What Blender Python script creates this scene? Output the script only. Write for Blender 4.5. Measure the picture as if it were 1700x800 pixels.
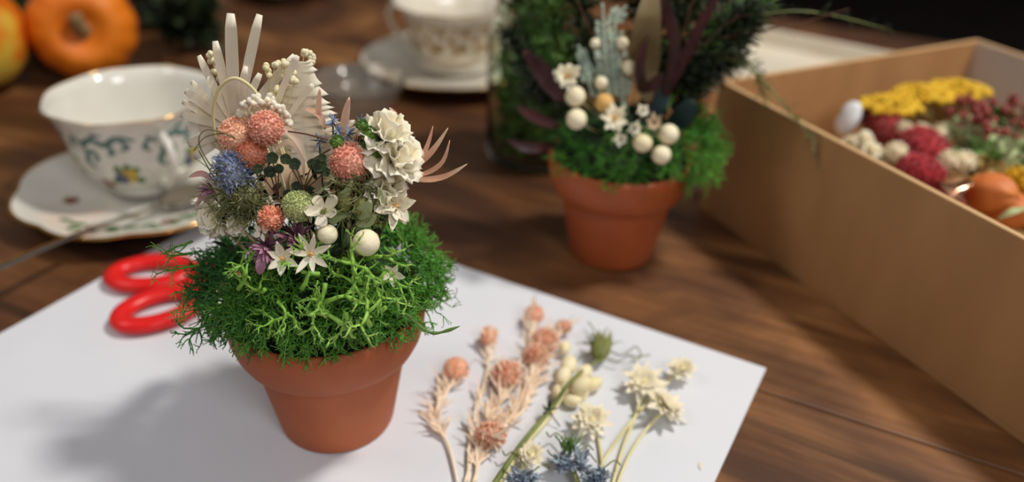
import bpy, math, random
from mathutils import Vector, Matrix, noise
R = random.Random(7)
sc = bpy.context.scene
for o in list(bpy.data.objects): bpy.data.objects.remove(o)
S = 0.01                      # everything below is written in centimetres
V = Vector
PI = math.pi

# ------------------------------------------------------------ camera
FOC, PITCH, ROLL, CH = 1371.0, 0.543, 0.0322, 25.6
FW = V((0, math.cos(PITCH), -math.sin(PITCH)))
UP0 = V((0, math.sin(PITCH), math.cos(PITCH))); RT0 = V((1, 0, 0))
RT = math.cos(ROLL)*RT0 + math.sin(ROLL)*UP0
UP = -math.sin(ROLL)*RT0 + math.cos(ROLL)*UP0
EYE = V((0, 0, CH))
cd = bpy.data.cameras.new('camera'); cam = bpy.data.objects.new('camera', cd)
sc.collection.objects.link(cam); sc.camera = cam
mt = Matrix.Identity(4)
for i in range(3):
    mt[i][0] = RT[i]; mt[i][1] = UP[i]; mt[i][2] = -FW[i]; mt[i][3] = EYE[i]*S
cam.matrix_world = mt
cd.sensor_width = 36; cd.sensor_fit = 'HORIZONTAL'; cd.lens = FOC/1700*36
cd.clip_start = 0.01; cd.clip_end = 30
cd.dof.use_dof = True; cd.dof.focus_distance = 29.2*S; cd.dof.aperture_fstop = 4.3

def ray(px, py): return FW + RT*((px-850)/FOC) - UP*((py-400)/FOC)
def G(px, py, z=0.0):            # where a line of sight meets the height z
    d = ray(px, py); return EYE + d*((z-CH)/d.z)
def F(px, py, Y):                # where it meets the upright plane y = Y
    d = ray(px, py); return EYE + d*(Y/d.y)

# ------------------------------------------------------------ light
w = bpy.data.worlds.new('world'); sc.world = w; w.use_nodes = True
bg = w.node_tree.nodes['Background']
bg.inputs[0].default_value = (1.0, 0.96, 0.93, 1); bg.inputs[1].default_value = 0.16
def area(name, loc, tgt, size, power, col):
    l = bpy.data.lights.new(name, 'AREA'); l.size = size*S; l.energy = power; l.color = col; l.shape = 'DISK'
    o = bpy.data.objects.new(name, l); sc.collection.objects.link(o)
    loc = V(loc); o.location = loc*S
    o.rotation_euler = (V(tgt)-loc).to_track_quat('-Z', 'Y').to_euler()
area('ceiling_lamp_light', (82, 44, 158), (0, 33, 0), 20, 24, (1.0, 0.95, 0.87))
area('room_lamp_light', (-120, 10, 150), (0, 40, 0), 50, 4.6, (1.0, 0.94, 0.87))
area('front_lamp_light', (70, -95, 125), (0, 35, 0), 60, 9, (0.98, 0.96, 1.0))
sc.view_settings.view_transform = 'Standard'; sc.view_settings.look = 'None'
sc.view_settings.exposure = 0.0; sc.view_settings.gamma = 1.0
sc.view_settings.use_curve_mapping = False

# ------------------------------------------------------------ materials
def lin(c):
    return tuple(((x/255)/12.92 if x/255 <= .04045 else ((x/255+.055)/1.055)**2.4) for x in c) + (1,)
def mat(name, c1, c2=None, rough=.6, scale=60, sub=0, metal=0, bump=0, trans=0, ior=1.45, stops=None, stretch=None, bscale=None, coat=0, sheen=0):
    m = bpy.data.materials.new(name); m.use_nodes = True
    nt = m.node_tree; N = nt.nodes; L = nt.links; b = N['Principled BSDF']
    b.inputs['Base Color'].default_value = lin(c1)
    b.inputs['Roughness'].default_value = rough; b.inputs['Metallic'].default_value = metal
    b.inputs['Transmission Weight'].default_value = trans; b.inputs['IOR'].default_value = ior
    b.inputs['Coat Weight'].default_value = coat; b.inputs['Coat Roughness'].default_value = .12
    b.inputs['Sheen Weight'].default_value = sheen
    if sub:
        b.inputs['Subsurface Weight'].default_value = sub; b.inputs['Subsurface Scale'].default_value = .004
        b.inputs['Subsurface Radius'].default_value = (1, .7, .45)
    tc = N.new('ShaderNodeTexCoord'); mp = N.new('ShaderNodeMapping')
    if stretch: mp.inputs['Scale'].default_value = stretch
    L.new(tc.outputs['Object'], mp.inputs[0])
    if c2 is not None:
        n = N.new('ShaderNodeTexNoise'); n.inputs['Scale'].default_value = scale; n.inputs['Detail'].default_value = 5
        L.new(mp.outputs[0], n.inputs['Vector'])
        r = N.new('ShaderNodeValToRGB'); L.new(n.outputs['Fac'], r.inputs[0])
        e = r.color_ramp.elements
        if stops:
            e[0].position = stops[0][0]; e[0].color = lin(stops[0][1]); e[1].position = stops[-1][0]; e[1].color = lin(stops[-1][1])
            for p, c in stops[1:-1]: k = e.new(p); k.color = lin(c)
        else:
            e[0].position = .36; e[0].color = lin(c1); e[1].position = .64; e[1].color = lin(c2)
        L.new(r.outputs[0], b.inputs['Base Color'])
    if bump:
        n2 = N.new('ShaderNodeTexNoise'); n2.inputs['Scale'].default_value = bscale or scale*3; n2.inputs['Detail'].default_value = 4
        L.new(mp.outputs[0], n2.inputs['Vector'])
        bp = N.new('ShaderNodeBump'); bp.inputs['Strength'].default_value = bump; bp.inputs['Distance'].default_value = .0006
        L.new(n2.outputs['Fac'], bp.inputs['Height']); L.new(bp.outputs[0], b.inputs['Normal'])
    return m

def wood_mat():
    m = bpy.data.materials.new('old_table_wood'); m.use_nodes = True
    nt = m.node_tree; N = nt.nodes; L = nt.links; b = N['Principled BSDF']
    tc = N.new('ShaderNodeTexCoord')
    def nz(scale, st, det=6, dist=0):
        mp = N.new('ShaderNodeMapping'); mp.inputs['Scale'].default_value = st; L.new(tc.outputs['Object'], mp.inputs[0])
        n = N.new('ShaderNodeTexNoise'); n.inputs['Scale'].default_value = scale; n.inputs['Detail'].default_value = det
        n.inputs['Distortion'].default_value = dist; L.new(mp.outputs[0], n.inputs['Vector']); return n
    def ramp(src, st):
        r = N.new('ShaderNodeValToRGB'); L.new(src, r.inputs[0]); e = r.color_ramp.elements
        e[0].position = st[0][0]; e[0].color = lin(st[0][1]); e[1].position = st[-1][0]; e[1].color = lin(st[-1][1])
        for p, c in st[1:-1]: k = e.new(p); k.color = lin(c)
        return r
    def mix(t, f, a, bb):
        x = N.new('ShaderNodeMix'); x.data_type = 'RGBA'; x.blend_type = t
        if isinstance(f, float): x.inputs[0].default_value = f
        else: L.new(f, x.inputs[0])
        L.new(a, x.inputs[6]); L.new(bb, x.inputs[7]); return x.outputs[2]
    big = ramp(nz(8, (.5, 1, 1), 5, 1.2).outputs['Fac'], [(.30, (74, 46, 29)), (.46, (110, 72, 44)), (.56, (150, 102, 60)), (.70, (188, 138, 84))])
    grain = ramp(nz(40, (.16, 1, 1), 9, 1.0).outputs['Fac'], [(.3, (120, 105, 95)), (.6, (255, 255, 255))])
    fine = ramp(nz(200, (.06, 1, 1), 6, .5).outputs['Fac'], [(.35, (185, 175, 165)), (.6, (255, 255, 255))])
    crack = ramp(nz(30, (.05, 1, 1), 3, 1.2).outputs['Fac'], [(.30, (40, 28, 20)), (.34, (255, 255, 255))])
    wide = ramp(nz(3.2, (.7, 1, 1), 3, .5).outputs['Fac'], [(.36, (150, 130, 118)), (.58, (255, 255, 255))])
    c = mix('MULTIPLY', .5, big.outputs[0], grain.outputs[0])
    c = mix('MULTIPLY', .8, c, wide.outputs[0])
    c = mix('MULTIPLY', .5, c, fine.outputs[0])
    c = mix('MULTIPLY', .5, c, crack.outputs[0])
    L.new(c, b.inputs['Base Color'])
    rr = N.new('ShaderNodeMapRange'); L.new(nz(14, (.4, 1, 1)).outputs['Fac'], rr.inputs[0])
    rr.inputs[3].default_value = .34; rr.inputs[4].default_value = .62; L.new(rr.outputs[0], b.inputs['Roughness'])
    bp = N.new('ShaderNodeBump'); bp.inputs['Strength'].default_value = .35; bp.inputs['Distance'].default_value = .0008
    L.new(nz(120, (.05, 1, 1), 8).outputs['Fac'], bp.inputs['Height']); L.new(bp.outputs[0], b.inputs['Normal'])
    return m

M_ = {}
M_['wood'] = wood_mat()
M_['leg_wood'] = mat('dark_leg_wood', (60, 40, 26), (90, 60, 38), .6, 20)
M_['floor'] = mat('dark_floor', (22, 15, 11), (30, 20, 14), .7, 4)
M_['wall'] = mat('dark_wall', (30, 22, 18), (36, 27, 22), .8, 3)
M_['paper'] = mat('white_paper', (216, 219, 226), (220, 222, 229), .75, 20, bump=.05)
M_['terra'] = mat('terracotta', (168, 88, 48), (186, 101, 58), .62, 25, bump=.12, bscale=300)
M_['terra2'] = mat('darker_terracotta', (160, 78, 38), (176, 90, 46), .5, 25, bump=.1, bscale=300)
M_['glaze'] = mat('white_glazed_china', (222, 219, 208), (228, 225, 215), .12, 30, coat=.6)
M_['china2'] = mat('cream_china', (226, 218, 202), (232, 226, 212), .16, 30, coat=.5)
M_['teal'] = mat('teal_glaze', (84, 118, 114), (106, 136, 130), .25, 90)
M_['pblue'] = mat('cobalt_glaze', (52, 66, 120), (70, 86, 140), .25, 90)
M_['pyel'] = mat('yellow_glaze', (206, 170, 52), (220, 190, 80), .25, 90)
M_['pgreen'] = mat('leaf_green_glaze', (70, 110, 60), (96, 132, 70), .25, 90)
M_['pred'] = mat('russet_glaze', (130, 70, 60), (150, 96, 70), .25, 90)
M_['pgold'] = mat('tan_gilt_pattern', (176, 146, 100), (196, 168, 124), .35, 90)
M_['gold'] = mat('gilt', (226, 178, 96), None, .18, metal=1)
M_['silver'] = mat('silver_plate', (196, 190, 180), None, .16, metal=1)
M_['steel'] = mat('blade_steel', (180, 182, 185), None, .25, metal=1)
M_['red'] = mat('red_plastic', (226, 26, 26), (232, 34, 32), .32, 20)
M_['kraft'] = mat('kraft_card', (184, 138, 90), (194, 148, 99), .6, 40, stretch=(1, 1, .3), bump=.05)
M_['kraft_edge_hi'] = mat('kraft_card_edge_highlight', (206, 170, 122), None, .6)  # lighter card tone that paints the highlight on the wall tops
M_['liner'] = mat('pale_card_lining', (196, 188, 182), (202, 195, 188), .6, 30)
M_['pumpkin'] = mat('orange_pumpkin', (226, 116, 16), (236, 130, 22), .5, 18, bump=.06)
M_['squash'] = mat('mottled_squash', (222, 120, 26), (214, 178, 60), .4, 22, stops=[(.38, (214, 104, 20)), (.46, (222, 140, 34)), (.52, (216, 178, 62)), (.66, (206, 176, 74))])
M_['pstem'] = mat('dry_pumpkin_stem', (140, 112, 74), (166, 138, 96), .8, 60)
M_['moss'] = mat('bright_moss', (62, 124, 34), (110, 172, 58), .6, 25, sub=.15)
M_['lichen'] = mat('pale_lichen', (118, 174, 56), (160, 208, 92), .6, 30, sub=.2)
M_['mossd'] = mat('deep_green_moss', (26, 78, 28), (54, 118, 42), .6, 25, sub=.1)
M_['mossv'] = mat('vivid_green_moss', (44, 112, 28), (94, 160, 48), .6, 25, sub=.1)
M_['core'] = mat('dark_core_fill', (18, 34, 14), (36, 62, 24), .9, 200, bump=.4)  # near-black green for the added cores that block light
M_['ivory'] = mat('ivory_bleached', (250, 236, 202), (254, 244, 220), .55, 50, sub=.35)
M_['cream'] = mat('cream_petal', (250, 238, 200), (254, 246, 220), .55, 60, sub=.3)
M_['bud'] = mat('cream_bud', (236, 222, 172), (244, 232, 196), .6, 80, sub=.2, bump=.3)
M_['button'] = mat('ivory_button', (242, 228, 190), (248, 238, 208), .7, 120, sub=.2, bump=.5, bscale=500)
M_['white'] = mat('white_petal', (254, 243, 208), (255, 249, 226), .5, 60, sub=.3)
M_['beige'] = mat('beige_dry_petal', (196, 168, 132), (218, 190, 152), .6, 60, sub=.2)
M_['peach'] = mat('peach_floret', (250, 180, 144), (254, 208, 174), .6, 120, sub=.25)
M_['peachd'] = mat('deep_peach_floret', (240, 156, 130), (248, 184, 158), .6, 120, sub=.25)
M_['coral'] = mat('coral_floret', (240, 146, 108), (248, 172, 136), .6, 120, sub=.25)
M_['pleaf'] = mat('peach_bract', (254, 224, 190), (255, 236, 210), .55, 60, sub=.3)
M_['pgrass'] = mat('salmon_grass', (222, 150, 112), (238, 200, 156), .5, 40, sub=.25, stops=[(.36, (230, 140, 104)), (.5, (244, 190, 148)), (.62, (248, 222, 180))])
M_['pink'] = mat('pale_pink_petal', (232, 164, 158), (242, 190, 180), .5, 60, sub=.3)
M_['pstalk'] = mat('peach_stalk', (254, 228, 196), (255, 236, 212), .55, 60, sub=.2)
M_['blue'] = mat('thistle_blue', (104, 122, 158), (148, 160, 184), .6, 80, sub=.1)
M_['blued'] = mat('slate_blue', (112, 130, 152), (166, 176, 180), .6, 80)
M_['purple'] = mat('mauve_petal', (146, 92, 122), (180, 126, 150), .55, 80, sub=.15)
M_['purpled'] = mat('plum_petal', (126, 74, 98), (158, 104, 122), .55, 80, sub=.1)
M_['lime'] = mat('lime_floret', (176, 190, 112), (204, 212, 146), .65, 120, sub=.2)
M_['dgreen'] = mat('dark_leaf', (24, 38, 18), (44, 62, 30), .8, 60)
M_['leaf'] = mat('leaf_green', (70, 104, 46), (104, 136, 66), .5, 60, sub=.1)
M_['olive'] = mat('olive_tendril', (92, 98, 58), (132, 134, 86), .6, 60)
M_['pod'] = mat('striped_seed_pod', (98, 108, 52), (150, 150, 84), .6, 60, sub=.1)
M_['berry'] = mat('green_berry', (54, 92, 36), (112, 146, 62), .35, 80)
M_['stem'] = mat('green_stem', (104, 118, 60), (146, 152, 88), .55, 60)
M_['stemc'] = mat('cream_stem', (214, 204, 150), (232, 222, 176), .55, 60, sub=.1)
M_['twig'] = mat('brown_twig', (84, 52, 36), (110, 72, 50), .7, 60)
M_['dusty'] = mat('silver_grey_leaf', (138, 156, 138), (170, 184, 164), .8, 80, sheen=.4)
M_['burg'] = mat('burgundy_leaf', (52, 24, 26), (78, 38, 38), .45, 50)
M_['oliveleaf'] = mat('olive_brown_leaf', (112, 94, 60), (140, 124, 82), .5, 40)
M_['darkfern'] = mat('dark_fern', (30, 42, 22), (52, 66, 34), .6, 60)
M_['fern'] = mat('fern_green', (70, 110, 44), (104, 140, 62), .6, 60)
M_['tealleaf'] = mat('dark_teal_leaf', (20, 42, 46), (34, 58, 60), .7, 50)
M_['orange'] = mat('orange_berry', (206, 92, 36), (222, 120, 52), .5, 60)
M_['tan'] = mat('ochre_button', (214, 164, 92), (226, 182, 112), .7, 120, bump=.4)
M_['frost'] = mat('silvery_white_floret', (216, 220, 224), (236, 238, 240), .5, 120)
M_['crimson'] = mat('crimson_plume', (172, 20, 38), (206, 40, 56), .7, 120, sheen=.5)
M_['redd'] = mat('dark_red_plume', (146, 22, 24), (180, 40, 36), .7, 120, sheen=.4)
M_['yellow'] = mat('yarrow_yellow', (214, 168, 20), (232, 192, 50), .7, 150)
M_['straw'] = mat('straw_stalk', (176, 150, 92), (200, 176, 118), .7, 60)
M_['hydr'] = mat('pale_green_floret', (150, 168, 110), (186, 192, 146), .6, 60, sub=.1)
M_['berryr'] = mat('dark_red_berry', (122, 40, 40), (154, 66, 56), .4, 60)
M_['lantern'] = mat('orange_lantern', (196, 104, 46), (216, 132, 66), .55, 60, sub=.2)
M_['copper'] = mat('copper_foil', (236, 176, 140), None, .22, metal=1)
M_['tray'] = mat('cream_enamel', (222, 212, 192), (228, 219, 202), .3, 30, coat=.3)
def glass_mat(name, col, rough=.03, ior=1.45):
    m = mat(name, col, None, rough, trans=1.0, ior=ior); return m
M_['glass'] = mat('clear_glass', (214, 208, 196), None, .1, trans=.86, ior=1.25, coat=.5)
M_['jglass'] = glass_mat('green_tinted_glass', (236, 246, 236), .03, 1.18)

# ------------------------------------------------------------ mesh helpers
class M:
    def __init__(s): s.v = []; s.f = []
    def add(s, vs, fs):
        k = len(s.v); s.v += vs; s.f += [tuple(i+k for i in f) for f in fs]; return s
    def tube(s, pts, rad, n=6, cap=True):
        pts = [V(p) for p in pts]; m = len(pts)
        if not isinstance(rad, (list, tuple)): rad = [rad]*m
        vs = []; fs = []; u = None
        for i, p in enumerate(pts):
            t = (pts[min(i+1, m-1)]-pts[max(i-1, 0)])
            if t.length < 1e-9: t = V((0, 0, 1))
            t.normalize()
            if u is None: u = t.orthogonal().normalized()
            u = (u - t*u.dot(t))
            if u.length < 1e-6: u = t.orthogonal()
            u.normalize(); b = t.cross(u)
            for j in range(n):
                a = 2*PI*j/n; vs.append(p + (u*math.cos(a)+b*math.sin(a))*rad[i])
        for i in range(m-1):
            for j in range(n):
                fs.append((i*n+j, i*n+(j+1) % n, (i+1)*n+(j+1) % n, (i+1)*n+j))
        if cap:
            fs.append(tuple(range(n-1, -1, -1))); fs.append(tuple(range((m-1)*n, m*n)))
        return s.add(vs, fs)
    def blade(s, pts, wid, nrm, th=.02, cup=0.0):
        # a leaf with a lens-shaped section; nrm = up side; cup lifts the edges
        pts = [V(p) for p in pts]; nrm = V(nrm).normalized(); m = len(pts); vs = []; fs = []
        for i, p in enumerate(pts):
            t = (pts[min(i+1, m-1)]-pts[max(i-1, 0)]).normalized()
            side = t.cross(nrm)
            if side.length < 1e-4: side = t.orthogonal()
            side.normalize(); nn = side.cross(t).normalized()
            wd = wid[i]*.5; k = max(min(wid[i]*.3, 1)*th*2, th*.35)
            k = min(k, th)
            vs += [p-side*wd+nn*cup*wd, p+nn*k*.5, p+side*wd+nn*cup*wd, p-nn*k*.5]
        for i in range(m-1):
            for j in range(4):
                fs.append((i*4+j, i*4+(j+1) % 4, (i+1)*4+(j+1) % 4, (i+1)*4+j))
        fs.append((3, 2, 1, 0)); e = (m-1)*4; fs.append((e, e+1, e+2, e+3))
        return s.add(vs, fs)
    def petal(s, base, d, nrm, L, W, curl=0.0, shape='point', cup=.15, th=.02, seg=6):
        base = V(base); d = V(d).normalized(); nrm = V(nrm).normalized()
        pts = []; ws = []
        for i in range(seg+1):
            t = i/seg
            pts.append(base + d*L*t + nrm*curl*L*t*t)
            if shape == 'point': wv = math.sin(PI*min(1, t*.93+.07))**.8 * (1 if t < .5 else 1-.25*(t-.5)*2)
            elif shape == 'round': wv = .35+.65*math.sin(PI*.5*min(1, t*1.3)) if t < .8 else (1-((t-.8)/.2)**2*.6)
            elif shape == 'strap': wv = .75+.25*t if t < .85 else .9-.5*(t-.85)/.15
            else: wv = (1-t)**.8
            ws.append(max(wv, .04)*W)
        return s.blade(pts, ws, nrm, th, cup)
    def lathe(s, prof, c=(0, 0, 0), n=48, wob=None, closed=False, axis=None):
        c = V(c); vs = []; fs = []
        q = axis.to_track_quat('Z', 'Y').to_matrix() if axis is not None else None
        for r, z in prof:
            for j in range(n):
                a = 2*PI*j/n; rr = r*(wob(a, r, z) if wob else 1)
                p = V((rr*math.cos(a), rr*math.sin(a), z))
                vs.append(c + (q @ p if q else p))
        m = len(prof)
        for i in range(m-1 if not closed else m):
            k = (i+1) % m
            for j in range(n): fs.append((i*n+j, i*n+(j+1) % n, k*n+(j+1) % n, k*n+j))
        if not closed:
            fs.append(tuple(range(n-1, -1, -1))); fs.append(tuple(range((m-1)*n, m*n)))
        return s.add(vs, fs)
    def ell(s, c, r, nu=14, nv=9, axis=None, disp=None):
        c = V(c); r = r if isinstance(r, (tuple, list)) else (r, r, r)
        q = axis.to_track_quat('Z', 'Y').to_matrix() if axis is not None else None
        vs = []; fs = []
        for i in range(nv+1):
            ph = PI*i/nv
            for j in range(nu):
                a = 2*PI*j/nu; d = V((math.sin(ph)*math.cos(a), math.sin(ph)*math.sin(a), math.cos(ph)))
                k = disp(d) if disp else 1
                p = V((d.x*r[0]*k, d.y*r[1]*k, d.z*r[2]*k)); vs.append(c + (q @ p if q else p))
        for i in range(nv):
            for j in range(nu): fs.append((i*nu+j, (i+1)*nu+j, (i+1)*nu+(j+1) % nu, i*nu+(j+1) % nu))
        return s.add(vs, fs)
    def box(s, lo, hi):
        x0, y0, z0 = lo; x1, y1, z1 = hi
        vs = [V(p) for p in ((x0,y0,z0),(x1,y0,z0),(x1,y1,z0),(x0,y1,z0),(x0,y0,z1),(x1,y0,z1),(x1,y1,z1),(x0,y1,z1))]
        return s.add(vs, [(3,2,1,0),(4,5,6,7),(0,1,5,4),(1,2,6,5),(2,3,7,6),(3,0,4,7)])

ORG = {}
def link(o): sc.collection.objects.link(o); return o
def thing(name, label, cat, loc, group=None, rz=0.0):
    o = link(bpy.data.objects.new(name, None)); o.empty_display_size = .01
    loc = V(loc); o.location = loc*S; o.rotation_euler = (0, 0, rz)
    o['label'] = label; o['category'] = cat
    if group: o['group'] = group
    ORG[o.name] = (loc, rz); return o
def mesh(name, m, mt_, org, smooth=True, raw=False):
    me = bpy.data.meshes.new(name); loc, rz = org
    if raw: vs = [tuple(p*S) for p in m.v]
    else: vs = [tuple((p-loc)*S) for p in m.v]
    me.from_pydata(vs, [], m.f); me.update()
    if smooth: me.polygons.foreach_set('use_smooth', [True]*len(me.polygons))
    if smooth: me.set_sharp_from_angle(angle=math.radians(100))
    me.materials.append(M_[mt_]); return me
def part(name, m, mt_, parent, smooth=True, raw=False, label=None, bevel=0, sub=0):
    org = ORG[parent.name]
    o = link(bpy.data.objects.new(name, mesh(name, m, mt_, org, smooth, raw))); o.parent = parent
    ORG[o.name] = org
    if label: o['label'] = label
    mods(o, bevel, sub); return o
def mods(o, bevel, sub):
    if bevel:
        b = o.modifiers.new('bevel', 'BEVEL'); b.width = bevel*S; b.segments = 3; b.limit_method = 'ANGLE'
    if sub:
        b = o.modifiers.new('sub', 'SUBSURF'); b.levels = sub; b.render_levels = sub
def solo(name, m, mt_, label, cat, loc, group=None, smooth=True, bevel=0, sub=0, kind=None):
    loc = V(loc)
    o = link(bpy.data.objects.new(name, mesh(name, m, mt_, (loc, 0), smooth))); o.location = loc*S
    o['label'] = label; o['category'] = cat
    if group: o['group'] = group
    if kind: o['kind'] = kind
    ORG[o.name] = (loc, 0); mods(o, bevel, sub); return o
def struct(name, m, mt_, kind='structure'):
    o = link(bpy.data.objects.new(name, mesh(name, m, mt_, (V((0,0,0)), 0), False))); o['kind'] = kind; return o
def rv(k=1.0): return V((R.uniform(-1,1), R.uniform(-1,1), R.uniform(-1,1)))*k
def rdir():
    while True:
        v = rv()
        if .05 < v.length < 1: return v.normalized()
def basis(n):
    n = V(n).normalized(); u = n.orthogonal().normalized(); return n, u, n.cross(u)
def bez(a, b, c, n=8):
    a, b, c = V(a), V(b), V(c)
    return [a*(1-t)**2 + b*2*t*(1-t) + c*t*t for t in [i/n for i in range(n+1)]]
def spline(P, n=6):
    P = [V(p) for p in P]; out = []
    for i in range(len(P)-1):
        p0 = P[max(i-1, 0)]; p1 = P[i]; p2 = P[i+1]; p3 = P[min(i+2, len(P)-1)]
        for k in range(n):
            t = k/n
            out.append(.5*((2*p1)+(p2-p0)*t+(2*p0-5*p1+4*p2-p3)*t*t+(3*p1-p0-3*p2+p3)*t**3))
    out.append(P[-1]); return out
def taper(n, a, b): return [a+(b-a)*i/(n-1) for i in range(n)]
VIEW = lambda p: (EYE - V(p)).normalized()

# ------------------------------------------------------------ the room
struct('floor', M().box((-400, -300, -78), (400, 500, -74)), 'floor')
struct('wall_back', M().box((-400, 420, -74), (400, 430, 180)), 'wall')

# ------------------------------------------------------------ table of old planks
TA = -math.atan2(.44, .9)
tab = thing('wooden_table', 'old brown wooden table of wide worn planks under everything', 'table', (27, 94, 0), rz=TA)
W_ = 21.5; y1 = 0.0
for k in range(7):
    m = M().box((-130, y1-W_+.06, -3.2), (75, y1, 0.0)); y1 -= W_
    part('plank', m, 'wood', tab, smooth=False, raw=True, bevel=.12)
part('apron', M().box((-122, -142, -9), (67, -8, -3.2)), 'leg_wood', tab, False, True)
for x in (-122, 60):
    for y in (-142, -15):
        part('leg', M().box((x, y, -73.98), (x+7, y+7, -9)), 'leg_wood', tab, False, True, bevel=.4)

# ------------------------------------------------------------ sheet of paper
pA = V((-17.0, 47.0, 0)); pB = G(1272, 612); pu = (pB-pA).normalized(); pw = V((pu.y, -pu.x, 0)); PL = (pB-pA).length
m = M(); nx, ny = 24, 16; top = []
for k, z in ((0, .03), (1, .0)):
    for i in range(nx+1):
        for j in range(ny+1):
            q = pA + pu*PL*i/nx + pw*23.9*j/ny; m.v.append(V((q.x, q.y, z+.004)))
n1 = (nx+1)*(ny+1)
for i in range(nx):
    for j in range(ny):
        a = i*(ny+1)+j; b = a+ny+1
        m.f.append((a, a+1, b+1, b)); m.f.append((n1+a, n1+b, n1+b+1, n1+a+1))
for i in range(nx):
    a = i*(ny+1); b = a+ny+1; m.f.append((a, b, n1+b, n1+a)); a += ny; b += ny; m.f.append((b, a, n1+a, n1+b))
for j in range(ny):
    a = j; m.f.append((a+1, a, n1+a, n1+a+1)); a = nx*(ny+1)+j; m.f.append((a, a+1, n1+a+1, n1+a))
solo('paper_sheet', m, 'paper', 'large white sheet of paper lying on the wooden table under the front pot', 'paper', pA, smooth=False)
PZ = .034

# ------------------------------------------------------------ terracotta pots
def pot(c, mt_, label):
    x, y, z0 = c
    t = thing('terracotta_pot', label, 'pot', c, 'terracotta pots')
    o1 = [(0.01, 0), (2.2, 0), (2.4, .06), (2.45, .2), (3.18, 4.15), (3.2, 4.3)]
    i1 = [(2.95, 4.3), (2.2, .5), (.01, .45)]
    part('pot_body', M().lathe(o1+i1, (x, y, z0), 72), mt_, t)
    rim = [(3.2, 4.1), (3.42, 4.1), (3.55, 4.18), (3.78, 4.65), (3.93, 5.2), (4.0, 5.8), (4.0, 6.1), (3.93, 6.27), (3.78, 6.3), (3.68, 6.2), (3.6, 5.9), (3.3, 4.5), (3.19, 4.2)]
    part('rim', M().lathe(rim, (x, y, z0), 72, closed=True), mt_, t)
    return t
P1 = V((-7.41, 27.1, PZ)); P2 = V((5.87, 41.8, 0))
pot(P1, 'terra', 'terracotta pot in front, standing on the white paper, full of moss and dried flowers')
pot(P2, 'terra2', 'terracotta pot farther back on bare wood, between the glass jar and cardboard box')

# ------------------------------------------------------------ moss
def lichen(m, p, d, L, r, depth, grav, wander=.45, n=4):
    if depth < 0 or L < .12: return
    seg = 3; pts = [p.copy()]; rad = [r]; q = p.copy(); dd = d.copy()
    for i in range(seg):
        dd = (dd + rv(wander) + V((0, 0, -grav))).normalized(); q = q + dd*L/seg; pts.append(q.copy()); rad.append(r*(1-.13*(i+1)))
        if depth > 0 and R.random() < .5:
            sd = (dd*.5 + rdir()*.9).normalized()
            m.tube([q, q+sd*L*.2, q+(sd+rv(.4)).normalized()*L*.36], [r*.6, r*.45, r*.16], 3)
    m.tube(pts, rad, n if depth > 1 else 3)
    if depth == 0:
        for k in range(2):
            sd = (dd + rdir()*.8).normalized(); m.tube([q, q+sd*L*.32], [r*.7, r*.12], 3)
        return
    for k in range(2 if R.random() < .6 else 3):
        nd = (dd + rdir()*.85).normalized(); lichen(m, q, nd, L*R.uniform(.6, .82), r*.72, depth-1, grav, wander, n)

def moss_patch(c, rad, count, th0, th1, ph0, ph1, L, r0, depth=2, grav=.08, out=.6, clump=.8):
    # th = bearing (degrees), ph = angle from straight up
    m = M()
    for k in range(count):
        a = math.radians(R.uniform(th0, th1)); ph = math.radians(ph0+(ph1-ph0)*math.sqrt(R.random()))
        d = V((math.sin(ph)*math.cos(a), math.sin(ph)*math.sin(a), math.cos(ph)))
        p = V((c.x+d.x*rad[0]*clump, c.y+d.y*rad[1]*clump, c.z+d.z*rad[2]*clump))
        n = V((d.x/rad[0], d.y/rad[1], d.z/rad[2])).normalized()
        g = (n*out + rdir()*.75).normalized()
        lichen(m, p, g, L*R.uniform(.6, 1.15), r0*R.uniform(.7, 1.2), depth, grav)
    return m
C1 = V((-7.5, 27.1, 6.1)); R1 = (4.7, 4.3, 3.0)
bed = lambda d: 1+.07*noise.noise(d*4)
def core_mesh(c, r):  # dark ellipsoid added beneath the moss to stop light passing through
    m = M()
    m.ell(c, r, 40, 20, disp=bed)
    m.v = [V((p.x, p.y, max(p.z, c.z-.9))) for p in m.v]
    return m
solo('light_block_core', core_mesh(V((P1.x, P1.y, 6.3)), (3.5, 3.5, 2.5)), 'core', 'added dark core blocking light under the moss in the front terracotta pot', 'moss', P1+V((0,0,5.3)))
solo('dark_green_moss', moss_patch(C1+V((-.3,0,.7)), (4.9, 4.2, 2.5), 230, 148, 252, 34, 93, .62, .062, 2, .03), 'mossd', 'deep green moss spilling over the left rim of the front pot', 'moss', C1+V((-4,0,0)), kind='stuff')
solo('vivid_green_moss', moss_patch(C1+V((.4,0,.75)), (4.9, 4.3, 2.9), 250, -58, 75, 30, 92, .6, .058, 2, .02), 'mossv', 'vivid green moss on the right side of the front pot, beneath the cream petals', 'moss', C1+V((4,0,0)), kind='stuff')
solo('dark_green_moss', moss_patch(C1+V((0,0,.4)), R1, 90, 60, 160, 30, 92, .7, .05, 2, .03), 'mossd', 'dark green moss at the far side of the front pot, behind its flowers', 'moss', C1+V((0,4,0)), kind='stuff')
fm = moss_patch(C1+V((0,0,.8)), (4.4, 4.15, 2.6), 250, 212, 322, 30, 90, .62, .068, 2, .04)
for (px, py) in ((455,560),(470,575),(440,570),(600,560),(612,570),(520,560),(480,565),(495,560),(606,550),(425,560)):
    a = F(px, py-25, 23.3); lichen(fm, a, V((R.uniform(-.3,.3), -.5, -1)).normalized(), .42, .05, 2, .05, .5)
solo('bright_green_moss', fm, 'moss', 'mid green branching moss along the front rim of the front pot', 'moss', C1+V((0,-4,0)), kind='stuff')
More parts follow.
